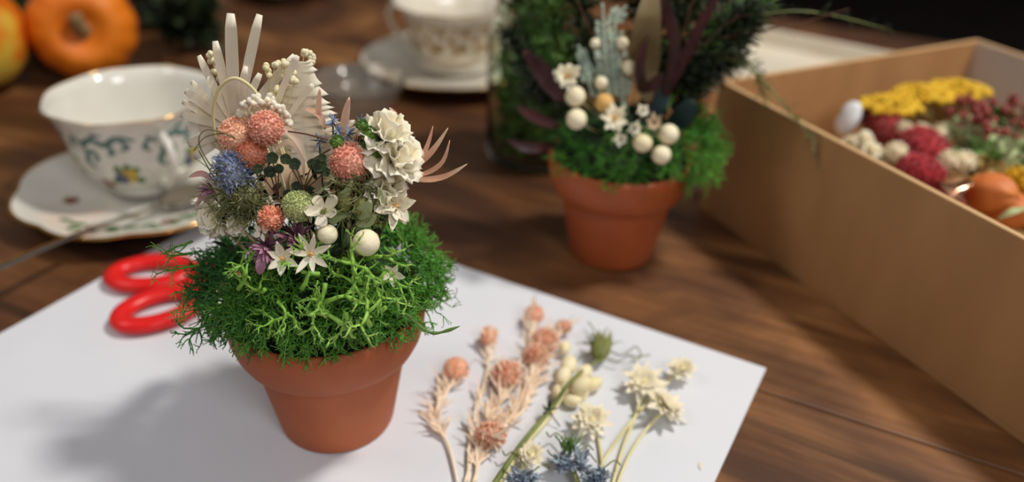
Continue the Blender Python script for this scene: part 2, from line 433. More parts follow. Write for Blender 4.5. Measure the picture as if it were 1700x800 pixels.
# pale chunky reindeer lichen at the front
m = M()
for (px, py, Y, qx, qy, L, r) in ((575,545,23.1,520,470,.95,.11),(530,455,23.9,470,460,.7,.09),(395,480,23.4,470,440,.7,.08),(600,470,23.4,560,400,.9,.1),
        (615,540,23.0,590,450,.9,.1),(640,510,23.6,600,560,.7,.085),(480,520,23.0,430,540,.65,.07),(540,500,23.0,640,470,.8,.09),(575,520,22.9,600,580,.65,.075),
        (440,480,23.2,400,520,.65,.07),(610,430,24.2,660,420,.8,.085),(500,480,23.3,560,440,.8,.09),(405,420,24.2,400,450,.45,.06),(520,520,22.9,510,560,.5,.06),
        (650,480,24,690,450,.7,.075),(570,430,24.0,620,440,.8,.1),(540,470,23.4,555,520,.7,.09),(600,500,23.2,620,450,.8,.08),(640,450,24,630,500,.7,.07),(460,500,23.2,500,540,.6,.07),(590,560,22.9,560,550,.5,.06)):
    a = F(px, py, Y); b = F(qx, qy, Y-.25)
    lichen(m, a, (b-a).normalized(), L*.95, r*1.05, 3, .0, .42, 6)
solo('pale_lichen', m, 'lichen', 'pale green chunky reindeer lichen at the middle front of the front pot', 'lichen', F(560, 520, 23.5), kind='stuff')
# stray sprigs
m = M(); a = F(372, 540, 24.2); b = F(330, 545, 23.8)
m.tube(spline([a, F(350, 538, 24), b]), .05, 5)
for k, (qx, qy) in enumerate(((292, 545), (310, 580), (335, 585), (300, 560))):
    lichen(m, b, (F(qx, qy, 23.6)-b).normalized(), .5, .045, 2, .02, .35)
solo('moss_sprig', m, 'mossd', 'dark lacy moss sprig sticking out left over the rim of the front pot', 'moss', a)
m = M(); pts = spline([F(655, 530, 24.4), F(672, 522, 24), F(690, 535, 23.8), F(705, 548, 23.8), F(722, 553, 23.8), F(742, 549, 23.8), F(764, 541, 23.8)], 4)
m.tube(pts, [.06+.015*math.sin(i*1.3) for i in range(len(pts)-3)]+[.05, .03, .01], 6)
m.tube(spline([F(650, 505, 24.2), F(680, 500, 24), F(694, 505, 23.9), F(700, 513, 23.9), F(710, 508, 23.9), F(711, 502, 23.9)], 4), .035, 5)
solo('dry_tendril', m, 'leaf', 'thin wavy green tendril reaching right over the rim of the front pot', 'tendril', pts[0])
# left hanging feathery bits near the scissors
m = M()
for (px, py, qx, qy) in ((320,420,280,425),(330,440,275,450),(330,470,300,500),(320,400,290,410),(340,500,320,520)):
    a = F(px, py, 26.2); b = F(qx, qy, 25.8); m.tube([a, (a+b)/2+rv(.1), b], [.06,.05,.03], 4)
    for k in range(3): lichen(m, a.lerp(b, .3+.3*k), ((b-a).normalized()+rdir()*.6).normalized(), .45, .035, 2, .05, .4)
solo('moss_sprig', m, 'moss', 'feathery mid green moss sprigs hanging left over the red scissors', 'moss', F(320,440,26.2))

# ------------------------------------------------------------ flower builders
def root_at(p, base=None): return V(p)
def stem_to(p, base, r=.045, bend=.3):
    p = V(p); base = V(base); mid = (p+base)/2 + rv(bend); return M().tube(bez(p, mid, base, 6), r, 5)
def tuft(c, r, n, face, ln=.16, wd=.07, jit=.35, squash=1.0, ell=None):
    # a globe densely set with short curled florets
    m = M(); c = V(c); rr = ell or (r, r, r*squash); ax = V(face)
    q = ax.to_track_quat('Z', 'Y').to_matrix()
    m.ell(c, tuple(x*.86 for x in rr), 14, 9, axis=ax)
    for k in range(n):
        ph = math.acos(1-2*(k+.5)/n); a = k*2.39996
        d = V((math.sin(ph)*math.cos(a), math.sin(ph)*math.sin(a), math.cos(ph)))
        p = c + q @ V((d.x*rr[0]*.84, d.y*rr[1]*.84, d.z*rr[2]*.84)); d = q @ d
        g = (d + rv(jit)).normalized(); t = d.orthogonal().normalized()
        t = (t*math.cos(k*1.7)+d.cross(t)*math.sin(k*1.7))
        m.blade([p, p+g*ln*.6, p+g*ln+t*ln*.35], [wd*.8, wd, wd*.35], t, .03, .3)
    return m
def globe(px, py, Y, rpx, mt_, label, group, base, ell=None, n=320, tilt=None, ln=.12, stem_m='pleaf', dpt=45.5, cat='flower', name='globe_flower', wd=.1):
    p = F(px, py, Y) if not isinstance(px, V) else px
    r = rpx/dpt; face = tilt or (V((0, -.35, 1))+rv(.2)).normalized()
    t = thing(name, label, cat, p, group)
    part('flower_head', tuft(p, r, int(n*1.4), face, ln, wd, .75, ell=tuple(e/dpt for e in ell) if ell else None), mt_, t)
    part('stem', stem_to(p, base), stem_m, t); return t
def star(p, face, n, L, W, mt_, label, group, base, layers=1, curl=.15, centre='pod', cs=.12, shape='point', jit=.15, cup=.3, lift=.35, cat='flower', name='star_flower', pname='petal', stem_m='stem', one=False, stem=True, cstems=10):
    face = V(face).normalized(); f, u, v = basis(face); p = V(p)
    t = thing(name, label, cat, p, group); allp = M()
    for l in range(layers):
        off = R.random()*6
        for k in range(n):
            a = off + 2*PI*k/n + R.uniform(-jit, jit)
            d = u*math.cos(a)+v*math.sin(a)
            lf = lift + l*.35; d2 = (d + f*lf).normalized(); nn = (f - d2*f.dot(d2)).normalized()
            LL = L*R.uniform(.82, 1.1)*(1-.2*l)
            mm = allp if one else M()
            mm.petal(p+d*cs*.4+f*.02*l, d2, nn, LL, W*R.uniform(.85, 1.1), curl*R.uniform(.4, 1.4)*(-1 if R.random() < .35 else 1), shape, cup)
            if not one: part(pname, mm, mt_, t)
    if one: part('petals', allp, mt_, t)
    if centre:
        m = M(); m.ell(p+f*cs*.4, cs, 8, 6); fc = part('flower_centre', m, centre, t); m = M()
        for k in range(cstems):
            d = (f+rdir()*.55).normalized(); m.tube([p+f*cs*.2, p+d*cs*2.2], [.02, .03], 4)
        part('stamens', m, centre, fc)
    if stem: part('stem', stem_to(p-f*.04, base), stem_m, t)
    return t
def ruffle(p, face, r, mt_, label, group, base, n=20, cat='flower', name='ruffled_flower', depth=.8, stem_m='beige', W=None):
    # papery fan of wavy petals
    face = V(face).normalized(); f, u, v = basis(face); p = V(p); t = thing(name, label, cat, p, group)
    m = M()
    for k in range(n):
        a = k*2.39996; s = math.sqrt((k+.5)/n); d = u*math.cos(a)+v*math.sin(a)
        g = (f*(1.25-s*1.15)+d*s).normalized(); b = p - f*r*depth*.6
        L = r*(1.0+.25*R.random()); wd = (W or r*.86)*R.uniform(.8, 1.2)
        side = g.cross(d if abs(g.dot(d)) < .95 else u).normalized(); nn = side.cross(g).normalized()
        pts = []; N = 5
        cols = 6; vs = []; fs = []
        for i in range(N+1):
            tt = i/N
            for j in range(cols+1):
                q = j/cols-.5; ww = wd*(.25+.75*math.sin(min(1, tt*1.15)*PI/2))
                ruf = .07*r*tt*tt*math.sin(j*1.9+k); tip = L*tt*(1-.12*abs(q)*2*tt) + (.06*r*math.sin(j*3.1+k*2) if i == N else 0)
                vs.append(b + g*tip + side*q*ww + nn*(ruf - .2*r*tt*(1-(2*q)**2)*.4))
        for i in range(N):
            for j in range(cols):
                a0 = i*(cols+1)+j; fs.append((a0, a0+1, a0+cols+2, a0+cols+1))
        m.add(vs, fs)
    o = part('petals', m, mt_, t)
    sm = o.modifiers.new('thick', 'SOLIDIFY'); sm.thickness = .012*S; sm.offset = 0
    part('stem', stem_to(p-f*r*depth*.5, base), stem_m, t); return t
def leaf(pts, W, mt_, label, cat='leaf', name='dried_leaf', group=None, nrm=None, shape='point', th=.03, cup=.25, solo_=True):
    pts = spline(pts, 4); n = len(pts); ws = []
    for i in range(n):
        s = i/(n-1)
        ws.append(W*(max(.06, math.sin(PI*min(1, s*.95+.05))**.8) if shape == 'point' else (max(.1, (1-s)**.7) if shape == 'spike' else (.7+.3*s if s < .93 else .55))))
    nr = nrm or VIEW(pts[n//2]); m = M().blade(pts, ws, nr, th, cup)
    if solo_: return solo(name, m, mt_, label, cat, pts[0], group)
    return m

# ------------------------------------------------------------ front pot flowers
B1 = V((-7.6, 27.3, 7.4))                       # where the stems go in
gp = 'peach globe flowers in the front pot'
globe(396, 226, 26.6, 34, 'peach', 'peach globe flower at the left of the front pot, before the fan leaf', gp, B1+V((-1.4,0,0)))
globe(418, 256, 26.1, 26, 'coral', 'coral globe flower tucked above the blue thistle head in the front pot', gp, B1+V((-1.2,0,0)), n=240)
globe(442, 212, 26.0, 28, 'peachd', 'peach pink globe flower under the tiny cream florets at the centre', gp, B1+V((-.5,0,0)), n=280)
globe(583, 270, 25.8, 35, 'peachd', 'largest peach globe flower, right of centre beside the white papery blooms', gp, B1+V((1.2,0,0)), n=380)
globe(450, 362, 24.6, 19, 'coral', 'small coral globe flower low in the front pot, left of the lime button', gp, B1+V((-.6,-1,0)), n=150, ln=.15)
t = globe(495, 342, 24.9, 26, 'lime', 'round lime green button flower at the middle of the front pot', None, B1+V((0,-1,0)), n=420, ln=.1, wd=.09, name='button_flower', stem_m='stem')

# bleached palm fan on the left: lobes radiate from one hub
hub = F(392, 214, 27.9)
t = thing('bleached_fan_leaf', 'ivory bleached fan leaf with long finger lobes, tallest thing in the front pot', 'leaf', hub)
lobes = [(383,22,17),(431,24,14),(357,68,13),(330,92,11),(432,122,11),(490,92,14),(308,150,13),(303,168,12),(300,190,13),(308,212,14),(312,240,15),(322,262,14),(345,128,10),(318,182,9),(360,285,13),(480,150,12),(470,185,12),(335,225,12),(408,110,10),(318,135,10)]
for i, (lx, ly, wpx) in enumerate(lobes):
    e = F(lx, ly, 27.9+(.5 if i % 2 else .15)); W = wpx/44; a = hub + (e-hub)*.02
    mid = (a+e)/2 + V((0, -.12, .08))
    p = bez(a, mid, e, 8); W *= 1.12; part('leaf_lobe', M().blade(p, [W*.6, W*.7, W*.82, W*.9, W, W*1.02, W, W*.92, W*.6], V((.15, -.95, .3)), .02, .12), 'ivory', t)
part('web', M().ell(hub+V((-.1, .15, .15)), (1.35, .12, 1.35), 16, 8), 'ivory', t)
part('stem', stem_to(hub, B1+V((-1,.8,0)), .09), 'ivory', t)
# curled arc
m = M(); pts = spline([F(358, 235, 26.9), F(354, 190, 26.9), F(362, 150, 26.9), F(386, 130, 26.9), F(412, 140, 26.9), F(432, 165, 26.9), F(438, 200, 26.8)], 5)
m.tube(pts, .06, 6); m.tube([pts[0], B1+V((-1.5,0,1))], .055, 5)
solo('curled_stem', m, 'stemc', 'pale cream stem curled in an arch across the white fan leaf', 'stem', pts[0])
# jagged white feather leaf
def jagged(axis_pts, halfw, mt_, label, teeth, Yn, name='serrated_leaf'):
    ax = spline(axis_pts, 30); n = len(ax); t = thing(name, label, 'leaf', ax[0]); nr = V((.05, -.95, .3)); m = M()
    vs = []; fs = []; rows = 0
    for i in range(n):                        # flat blade with a toothed margin
        s_ = i/(n-1); tg = (ax[min(i+1,n-1)]-ax[max(i-1,0)]).normalized(); sd = tg.cross(nr).normalized(); up = sd.cross(tg).normalized()
        sw = s_+.018*math.sin(s_*19)+.012*math.sin(s_*47); ph = (sw*teeth*2) % 1; big = halfw(s_)
        wl = big*(1-.34*ph**.7)+.06*noise.noise(V((i*.7,0,0))); wr = big*(1-.34*((sw*teeth*1.8+.4) % 1)**.7)
        if s_ < .45:
            ph2 = (s_*teeth*1.05) % 1; k = 1-.42*abs(ph2-.5)*2*(.5+.5*math.sin(s_*9)); wl *= k; wr *= k
        vs += [ax[i]-sd*wl-up*.12*wl+tg*.10, ax[i]-sd*wl*.5, ax[i]+up*.03, ax[i]+sd*wr*.5, ax[i]+sd*wr-up*.12*wr+tg*.10]
        if i:
            a = (i-1)*5
            for j in range(4): fs.append((a+j, a+j+1, a+j+6, a+j+5))
    m.add(vs, fs); o = part('leaf_blade', m, mt_, t); q = o.modifiers.new('thick', 'SOLIDIFY'); q.thickness = .02*S; q.offset = 0
    lb = M()
    for k in range(10):                       # loose finger lobes low on the blade
        s_ = .12+.035*k; i = int(s_*n); tg = (ax[i+1]-ax[i]).normalized(); sd = tg.cross(nr).normalized()
        for sg in (-1, 1):
            d = (sd*sg+tg*(.35+.2*R.random())).normalized(); L = halfw(s_)*1.35*R.uniform(.9,1.1)
            lb.blade([ax[i]+d*.2, ax[i]+d*L*.5, ax[i]+d*L*.9, ax[i]+d*L], [.12,.22,.24,.1], nr, .02, .1)
    part('finger_lobes', lb, mt_, t)
    part('midrib', M().tube(ax, taper(n, .05, .02), 5), mt_, t); return t, ax
def hw1(s): return (.55+1.05*math.sin(PI*min(1, (.12+s*.55)*1.25)))*(1 if s < .45 else max(.3, 1-(s-.45)*1.15))
t, ax = jagged([F(512, 330, 27.2), F(508, 260, 27.6), F(502, 180, 27.9), F(500, 102, 28.2)], hw1, 'ivory', 'ivory jagged feather-shaped leaf standing right of the white fan leaf', 10, 27.5)
part('stem', stem_to(ax[0], B1, .06), 'ivory', t)
# cream bud sprigs
def bud_sprig(buds, foot, Y, label, rp=9, mt_='bud', lobes=4):
    f0 = F(*foot, Y); t = thing('bud_sprig', label, 'dried flower sprig', f0, 'cream bud sprigs in the front pot'); st = M()
    for bx, by in buds:
        p = F(bx, by, Y+R.uniform(-.2, .2)); m = M(); r = rp/45
        for k in range(lobes): m.ell(p+rdir()*r*.5, r*.62, 8, 6)
        part('bud', m, mt_, t); st.tube(bez(p, (p+f0)/2+V((R.uniform(-.1,.1), 0, .15)), f0, 5), .025, 4)
    st.tube([f0, B1+V((0, .5, 0))], .04, 5); part('stem', st, 'stemc', t)
bud_sprig([(346,88),(352,102),(357,116),(364,128)], (385,190), 28.2, 'cream bud sprig peeking out at the upper left behind the fan leaf', 8)
bud_sprig([(444,112),(458,105),(470,106),(446,122)], (445,190), 27.4, 'cream bud sprig left of the blunt white lobe, above the florets', 8)
bud_sprig([(505,86),(516,92),(520,100),(512,108)], (495,200), 28.6, 'cream bud sprig at the very tip of the jagged ivory leaf', 8)
bud_sprig([(474,128),(484,124),(478,140),(462,150),(452,160),(490,135),(473,105)], (460,220), 27.3, 'cream bud sprig at the centre, between fan leaf and jagged leaf', 9)
bud_sprig([(405,175),(418,168),(430,172),(444,168),(456,175),(466,180),(412,185),(476,190),(425,160),(478,205),(398,190),(450,162)], (440,240), 26.7, 'dense cluster of tiny ivory florets just above the peach pink globe', 8, 'ivory', 5)
# finger lobes right of centre (blunt ivory)
for (a, b, W, lab) in (((455,185),(494,92),12,'blunt ivory leaf strip pointing up right behind the cream buds'),((475,200),(520,140),10,'short ivory leaf strip lying across the jagged leaf')):
    leaf([F(*a,27.1), F((a[0]+b[0])/2-2,(a[1]+b[1])/2,27.1), F(*b,27.2)], W/44, 'ivory', lab, 'leaf', 'bleached_leaf_strip', shape='strap')
# salmon grass blades at right and behind
gg = 'salmon grass blades in the front pot'
for P, W, lab, mt_ in (
    ([(668,288),(695,270),(710,240),(719,209)],8,'short red salmon grass blade rising steeply at the right of the front pot','peachd'),
    ([(672,290),(700,268),(722,245),(744,212)],10,'pale salmon grass blade pointing up right from the white blooms','pgrass'),
    ([(675,292),(708,287),(735,268),(747,232)],8,'thin curved salmon grass blade between its pale and pink neighbours','pgrass'),
    ([(672,294),(705,298),(740,292),(776,272)],10,'lowest salmon grass blade, tip farthest right of the front pot','pgrass')):
    leaf([F(x,y,26.6) for x,y in P], W/45, mt_, lab, 'grass', 'grass_blade', gg, shape='point')
for P, W, lab in (
    ([(570,225),(573,195),(580,161)],13,'upright peach petal standing above the large peach globe'),
    ([(530,200),(529,175),(531,146)],9,'narrow peach spike beside the jagged ivory leaf'),
    ([(655,215),(658,195),(646,178)],10,'curled orange petal tip behind the top white bloom'),
    ([(540,215),(530,190),(505,180)],10,'peach petal curling left over the jagged ivory leaf')):
    leaf([F(x,y,27.4) for x,y in P], W/44, 'peach', lab, 'petal', 'dried_petal', 'peach petals in the front pot')
for P, W, lab, mt_ in (
    ([(355,300),(335,288),(313,294)],10,'pink petal pointing left over the cup handle side','pink'),
    ([(355,330),(335,325),(325,350)],8,'pale pink petal curving down above the ruffled white flower','pink'),
    ([(455,215),(462,205),(468,196)],8,'small pale petal hugging the peach pink globe','pleaf'),
    ([(440,240),(470,215),(495,235),(512,275)],12,'pale peach petal arching right beside the peach pink globe','pleaf'),
    ([(430,380),(436,355),(428,335)],8,'thin brown pink petal upright between thistle and small coral globe','pgrass'),
    ([(455,250),(480,235),(500,255),(505,300)],10,'thin beige pink petal arching inside the jagged ivory leaf','pleaf')):
    leaf([F(x,y,26.2) for x,y in P], W/44, mt_, lab, 'petal', 'dried_petal')
# beige dry petals in the middle
for i, (x, y, rx, lab) in enumerate(((470,300,40,'large beige papery petal behind the dark round leaves, left one'),(510,305,38,'beige papery petal behind the round leaves, nearer the peach globe'),(430,255,24,'small cream petal below the peach pink globe'))):
    p = F(x, y+30, 26.7); q = F(x, y-rx, 27.2)
    leaf([p, (p+q)/2+V((0,-.25,.1)), q], rx*1.3/44, 'beige', lab, 'petal', 'papery_petal', cup=.5)
# blue thistle head
p = F(388, 290, 25.6); t = thing('blue_thistle', 'grey blue thistle-like flower with thin tendrils at the left of the front pot', 'flower', p)
part('flower_head', tuft(p, .72, 260, V((-.2,-.3,1)), .3, .07, .8, ell=(.62,.6,.85)), 'blue', t)
part('lower_florets', tuft(p+V((.35,-.2,-.8)), .6, 160, V((-.2,-.3,1)), .32, .06, .9), 'olive', t)
m = M()
for k in range(70):
    d = rdir(); d.y = -abs(d.y)*.6; d.z = d.z*.8; q = p+V((.1,-.1,-.6)); L = R.uniform(.9, 1.6)
    m.tube(bez(q, q+d*L*.7+rv(.3), q+d*L+rv(.5), 6), taper(7, .03, .012), 4)
for P in ([(378,300),(350,275),(330,235),(345,215),(390,228)],[(372,330),(352,290),(330,250)],[(375,320),(362,295),(368,270),(385,285)],[(390,230),(370,222),(340,228),(322,250)]):
    m.tube(spline([F(x,y,25.1) for x,y in P], 5), .022, 4)
part('tendrils', m, 'olive', t); part('stem', stem_to(p, B1+V((-1.6,-.5,0))), 'stem', t)
# small blue florets upper right of centre
for i, (x, y, lab) in enumerate(((552,200,'small blue floret nearest the jagged ivory leaf'),(562,218,'blue floret under the upright peach petal'),(600,205,'blue floret left of the green berries'),(590,240,'blue floret touching the top of the big peach globe'),(530,235,'dusky blue floret lying on the jagged ivory leaf'),(578,222,'blue floret behind the big peach globe, middle of its cluster'))):
    p = F(x, y, 26.7); t = thing('blue_floret', lab, 'flower', p, 'small blue florets in the front pot'); m = M()
    for k in range(16):
        d = rdir(); m.petal(p, d, d.orthogonal(), R.uniform(.22,.4), .12, .2)
    part('petals', m, 'blue' if i != 4 else 'blued', t); part('stem', stem_to(p, B1+V((.8,0,0)), .03), 'dgreen', t)
# green berries
for i, (x, y, r_, lab) in enumerate(((560,236,11,'green berry head between the blue florets'),(601,208,9,'small green berry head left of the top white bloom'),(613,222,12,'dark green berry head against the top white bloom'),(606,240,8,'tiny green berry head above the big peach globe'),(624,240,11,'green berry head touching the right side of the peach globe'),(622,254,11,'lowest dark green berry head beside the peach globe'))):
    p = F(x, y, 26.0); t = thing('green_berry', lab, 'berry', p, 'green berries in the front pot')
    part('berry', tuft(p, r_/45, 60, VIEW(p), .07, .09, .2), 'berry', t)
    part('stem', stem_to(p, B1+V((1,0,.5)), .03), 'dgreen', t)
# dark round leaves on thin stems
def leaf_sprig(foot, leaves, Y, label, r=.21, mt_='dgreen', st='twig'):
    f0 = F(*foot, Y); t = thing('leaf_sprig', label, 'leaf sprig', f0, 'dark leaf sprigs in the front pot'); s = M()
    for x, y, k in leaves:
        p = F(x, y, Y-.15); m = M(); d = (p-f0).normalized()
        for j in range(5):
            a = j*1.256; f, u, v = basis(VIEW(p)); g = u*math.cos(a)+v*math.sin(a)
            m.petal(p-g*.02, g, f, r*k, r*k*.95, .15, 'round', .3)
        part('leaf', m, mt_, t); s.tube(bez(p, (p+f0)/2+V((R.uniform(-.12,.12),0,.05)), f0, 6), .025, 5)
    s.tube([f0, B1+V((0,-.6,.4))], .03, 5); part('stem', s, st, t)
leaf_sprig((462,326), [(428,280,.9),(452,262,1.1),(448,285,1.1),(463,280,.9)], 25.3, 'dark round-leaved sprig right of the blue thistle in the front pot')
leaf_sprig((506,322), [(474,264,1),(489,272,1.1),(492,310,1.0),(478,322,.9)], 25.3, 'dark round-leaved sprig directly above the lime button flower')
leaf_sprig((505,315), [(519,272,1),(530,274,1.3),(540,285,.9),(535,262,.8)], 25.4, 'dark leaf sprig left of the largest peach globe')
m = M().tube(spline([F(478,218,26.0),F(510,223,26.0),F(545,232,26.0)],4), .03, 5).tube(spline([F(515,268,26),F(530,258,26),F(548,248,26)],4), .03, 5)
solo('thin_twig', m, 'twig', 'thin dark twigs crossing the jagged ivory leaf to the blue florets', 'twig', F(478,218,26))
# white papery blooms right
gw = 'white papery blooms in the front pot'
ruffle(F(640, 218, 26.2), V((.1,-.45,1)), .95, 'white', 'topmost white ruffled bloom at the right of the front pot', gw, B1+V((1.8,0,0)), 20, name='papery_bloom')
ruffle(F(662, 262, 25.9), V((.6,-.5,.6)), 1.0, 'white', 'white ruffled bloom facing the salmon grass blades', gw, B1+V((2,0,0)), 20, name='papery_bloom')
ruffle(F(640, 318, 25.4), V((.35,-.6,.7)), .8, 'cream', 'cream ruffled bloom below the two white ones, above the pointed cream flower', gw, B1+V((2,0,0)), 15, name='papery_bloom')
star(F(655, 342, 25.2), V((.5,-.8,.35)), 6, .82, .40, 'cream', 'large cream flower with pointed petals at the right edge above the vivid moss', None, B1+V((2,0,0)), layers=2, centre='tan', cs=.1, name='pointed_flower', lift=.15)
# left ruffled whites
ruffle(F(352, 364, 25.8), V((-.5,-.7,.4)), .68, 'white', 'white ruffled flower low at the left edge of the front pot', 'ruffled flowers at the lower left', B1+V((-2,0,0)), 20)
ruffle(F(393, 374, 25.2), V((.1,-.8,.4)), .45, 'white', 'smaller white ruffled flower beside the left edge one, below the thistle', 'ruffled flowers at the lower left', B1+V((-1.6,0,0)), 14)
# purple
def spiky(p, face, n, L, W, mt_, label, base, name='purple_flower', grp=None, spread=1.0):
    p = V(p); t = thing(name, label, 'flower', p, grp); m = M(); f = V(face).normalized()
    for k in range(n):
        d = (f + rdir()*spread).normalized(); m.petal(p-f*L*.3, d, d.orthogonal(), L*R.uniform(.7,1.1), W, .15, 'point', .3)
    part('petals', m, mt_, t); part('stem', stem_to(p, base), 'stem', t); return t
spiky(F(437, 412, 24.3), V((-.2,-.7,.2)), 46, .95, .22, 'purple', 'mauve many-petalled flower behind the two white star flowers', B1)
spiky(F(490, 392, 24.5), V((.2,-.6,.5)), 26, .85, .34, 'purpled', 'plum flower with wide petals under the lime button', B1)
spiky(F(345, 315, 25.9), V((-.7,-.5,.1)), 22, .65, .17, 'purple', 'small purple flower at the left edge under the pink petal', B1+V((-1.5,0,0)))
leaf([F(432,425,24), F(433,440,23.8), F(430,456,23.7)], .35, 'purple', 'single lilac petal hanging below the mauve flower', 'petal', 'dried_petal')
# stars
gs = 'white star flowers in the front pot'
star(F(470, 430, 23.7), V((-.1,-.8,.5)), 6, .62, .3, 'white', 'white star flower, left one of the facing pair above the lichen', gs, B1, centre='tan', cs=.07, lift=.25)
star(F(516, 422, 23.8), V((.05,-.85,.45)), 7, .78, .25, 'white', 'larger white star flower, right one of the facing pair above the lichen', gs, B1, centre='tan', cs=.08, lift=.2)
star(F(434, 386, 24.3), V((-.2,-.8,.3)), 4, .36, .2, 'white', 'small white star flower left under the small coral globe', gs, B1, centre=None, lift=.2)
star(F(652, 455, 24.1), V((.1,-.8,.4)), 5, .5, .24, 'white', 'white star flower low on the right, alone in the vivid moss', gs, B1+V((1,0,0)), centre='tan', cs=.05, lift=.5)
star(F(538, 352, 24.7), V((.0,-.6,.7)), 5, .62, .42, 'cream', 'cream flower opening above the smaller ivory ball', None, B1, centre='pod', cs=.1, lift=.35, shape='round', name='cream_flower')
# ivory balls
def ball(p, r, mt_, label, grp, base, sq=1.0, stem_m='stemc', name='ball_flower'):
    p = V(p); t = thing(name, label, 'ball flower', p, grp)
    part('flower_ball', M().ell(p, (r, r, r*sq), 20, 14, axis=VIEW(p), disp=lambda d: 1+.03*noise.noise(d*6)), mt_, t)
    part('stem', stem_to(p, base, .04), stem_m, t)
gb = 'ivory ball flowers in the front pot'
ball(F(608, 403, 24.1), .47, 'button', 'large smooth ivory ball flower on the moss at the right of centre', gb, B1+V((1,0,0)))
ball(F(544, 389, 24.3), .35, 'button', 'smaller ivory ball flower beneath the cream opened flower', gb, B1)
# seed pods and tendrils right of centre
for i, (x, y, lab) in enumerate(((572,335,'green striped seed pod left of the tendril tangle'),(600,345,'grey green seed pod beneath the tendril tangle'))):
    p = F(x, y, 25.0); t = thing('seed_pod', lab, 'seed pod', p, 'green seed pods in the front pot')
    pd = part('pod', M().ell(p, (.26,.26,.42), 18, 12, disp=lambda d: 1+.10*math.cos(8*math.atan2(d.y, d.x))), 'pod', t)
    m = M()
    for k in range(7):
        a = k*.9; g = V((math.cos(a), math.sin(a), .9)); q = p+V((0,0,.5)); m.tube(bez(q, q+g*.25+V((0,0,.2)), q+g*.6, 5), .025, 4)
    part('horns', m, 'olive', pd)
    m = M()
    for k in range(6):
        a = k*1.05; g = V((math.cos(a), math.sin(a), .5)); m.petal(p-V((0,0,.5)), g, V((0,0,1)), .9, .22, .2)
    part('sepals', m, 'leaf', pd); part('stem', stem_to(p, B1+V((1,0,0))), 'stem', t)
m = M()
for k in range(150):
    q = F(R.gauss(600, 24), R.gauss(322, 16), 25.3); d = rdir(); d.y -= .3; L = R.uniform(.5, 1.1)
    m.tube(bez(q, q+d*L*.6+rv(.2), q+d*L+rv(.4), 5), taper(6, .024, .01), 3)
solo('tendril_tangle', m, 'olive', 'tangle of fine grey green tendrils below the largest peach globe', 'tendrils', F(610,315,25.3), kind='stuff')
m = M()
for k in range(110):
    q = F(R.gauss(400, 22), R.gauss(345, 14), 25.4); d = rdir(); d.y -= .3; L = R.uniform(.4, .9)
    m.tube(bez(q, q+d*L*.6+rv(.2), q+d*L+rv(.4), 5), taper(6, .024, .01), 3)
solo('tendril_tangle', m, 'olive', 'tangle of brown green tendrils below the blue thistle head', 'tendrils', F(400,345,25.3), kind='stuff')
leaf([F(590,360,24.9), F(605,350,24.7), F(616,333,24.7)], .5, 'hydr', 'pale grey green leaf with a pointed tip above the large ivory ball', 'leaf', 'pale_leaf')

m = M()
for k in range(230):
    px = R.uniform(370, 650); py = R.gauss(345, 26); q = F(px, py, 26.2+R.uniform(-.5,.7)); d = (rdir()+VIEW(q)*.5+V((0,0,.2))).normalized()
    m.petal(q, d, rdir(), R.uniform(.3,.65), R.uniform(.14,.28), R.uniform(-.2,.2), 'point', .3)
solo('filler_leaves', m, 'dgreen', 'small dark green leaves packed between the flower stems of the front pot', 'leaves', F(510,345,26.2), kind='stuff')
for (P, W, lab) in (([(548,372),(560,358),(585,352)],18,'cream green petal left of the pale pointed leaf'),([(590,372),(612,368),(622,352)],16,'dull cream petal above the large ivory ball'),([(560,330),(575,318),(585,300)],10,'grey green leaf right under the largest peach globe'),([(625,345),(632,330),(628,310)],10,'grey green leaf beside the pointed cream flower')):
    leaf([F(x,y,24.9) for x,y in P], W/45, 'hydr', lab, 'leaf', 'pale_leaf')

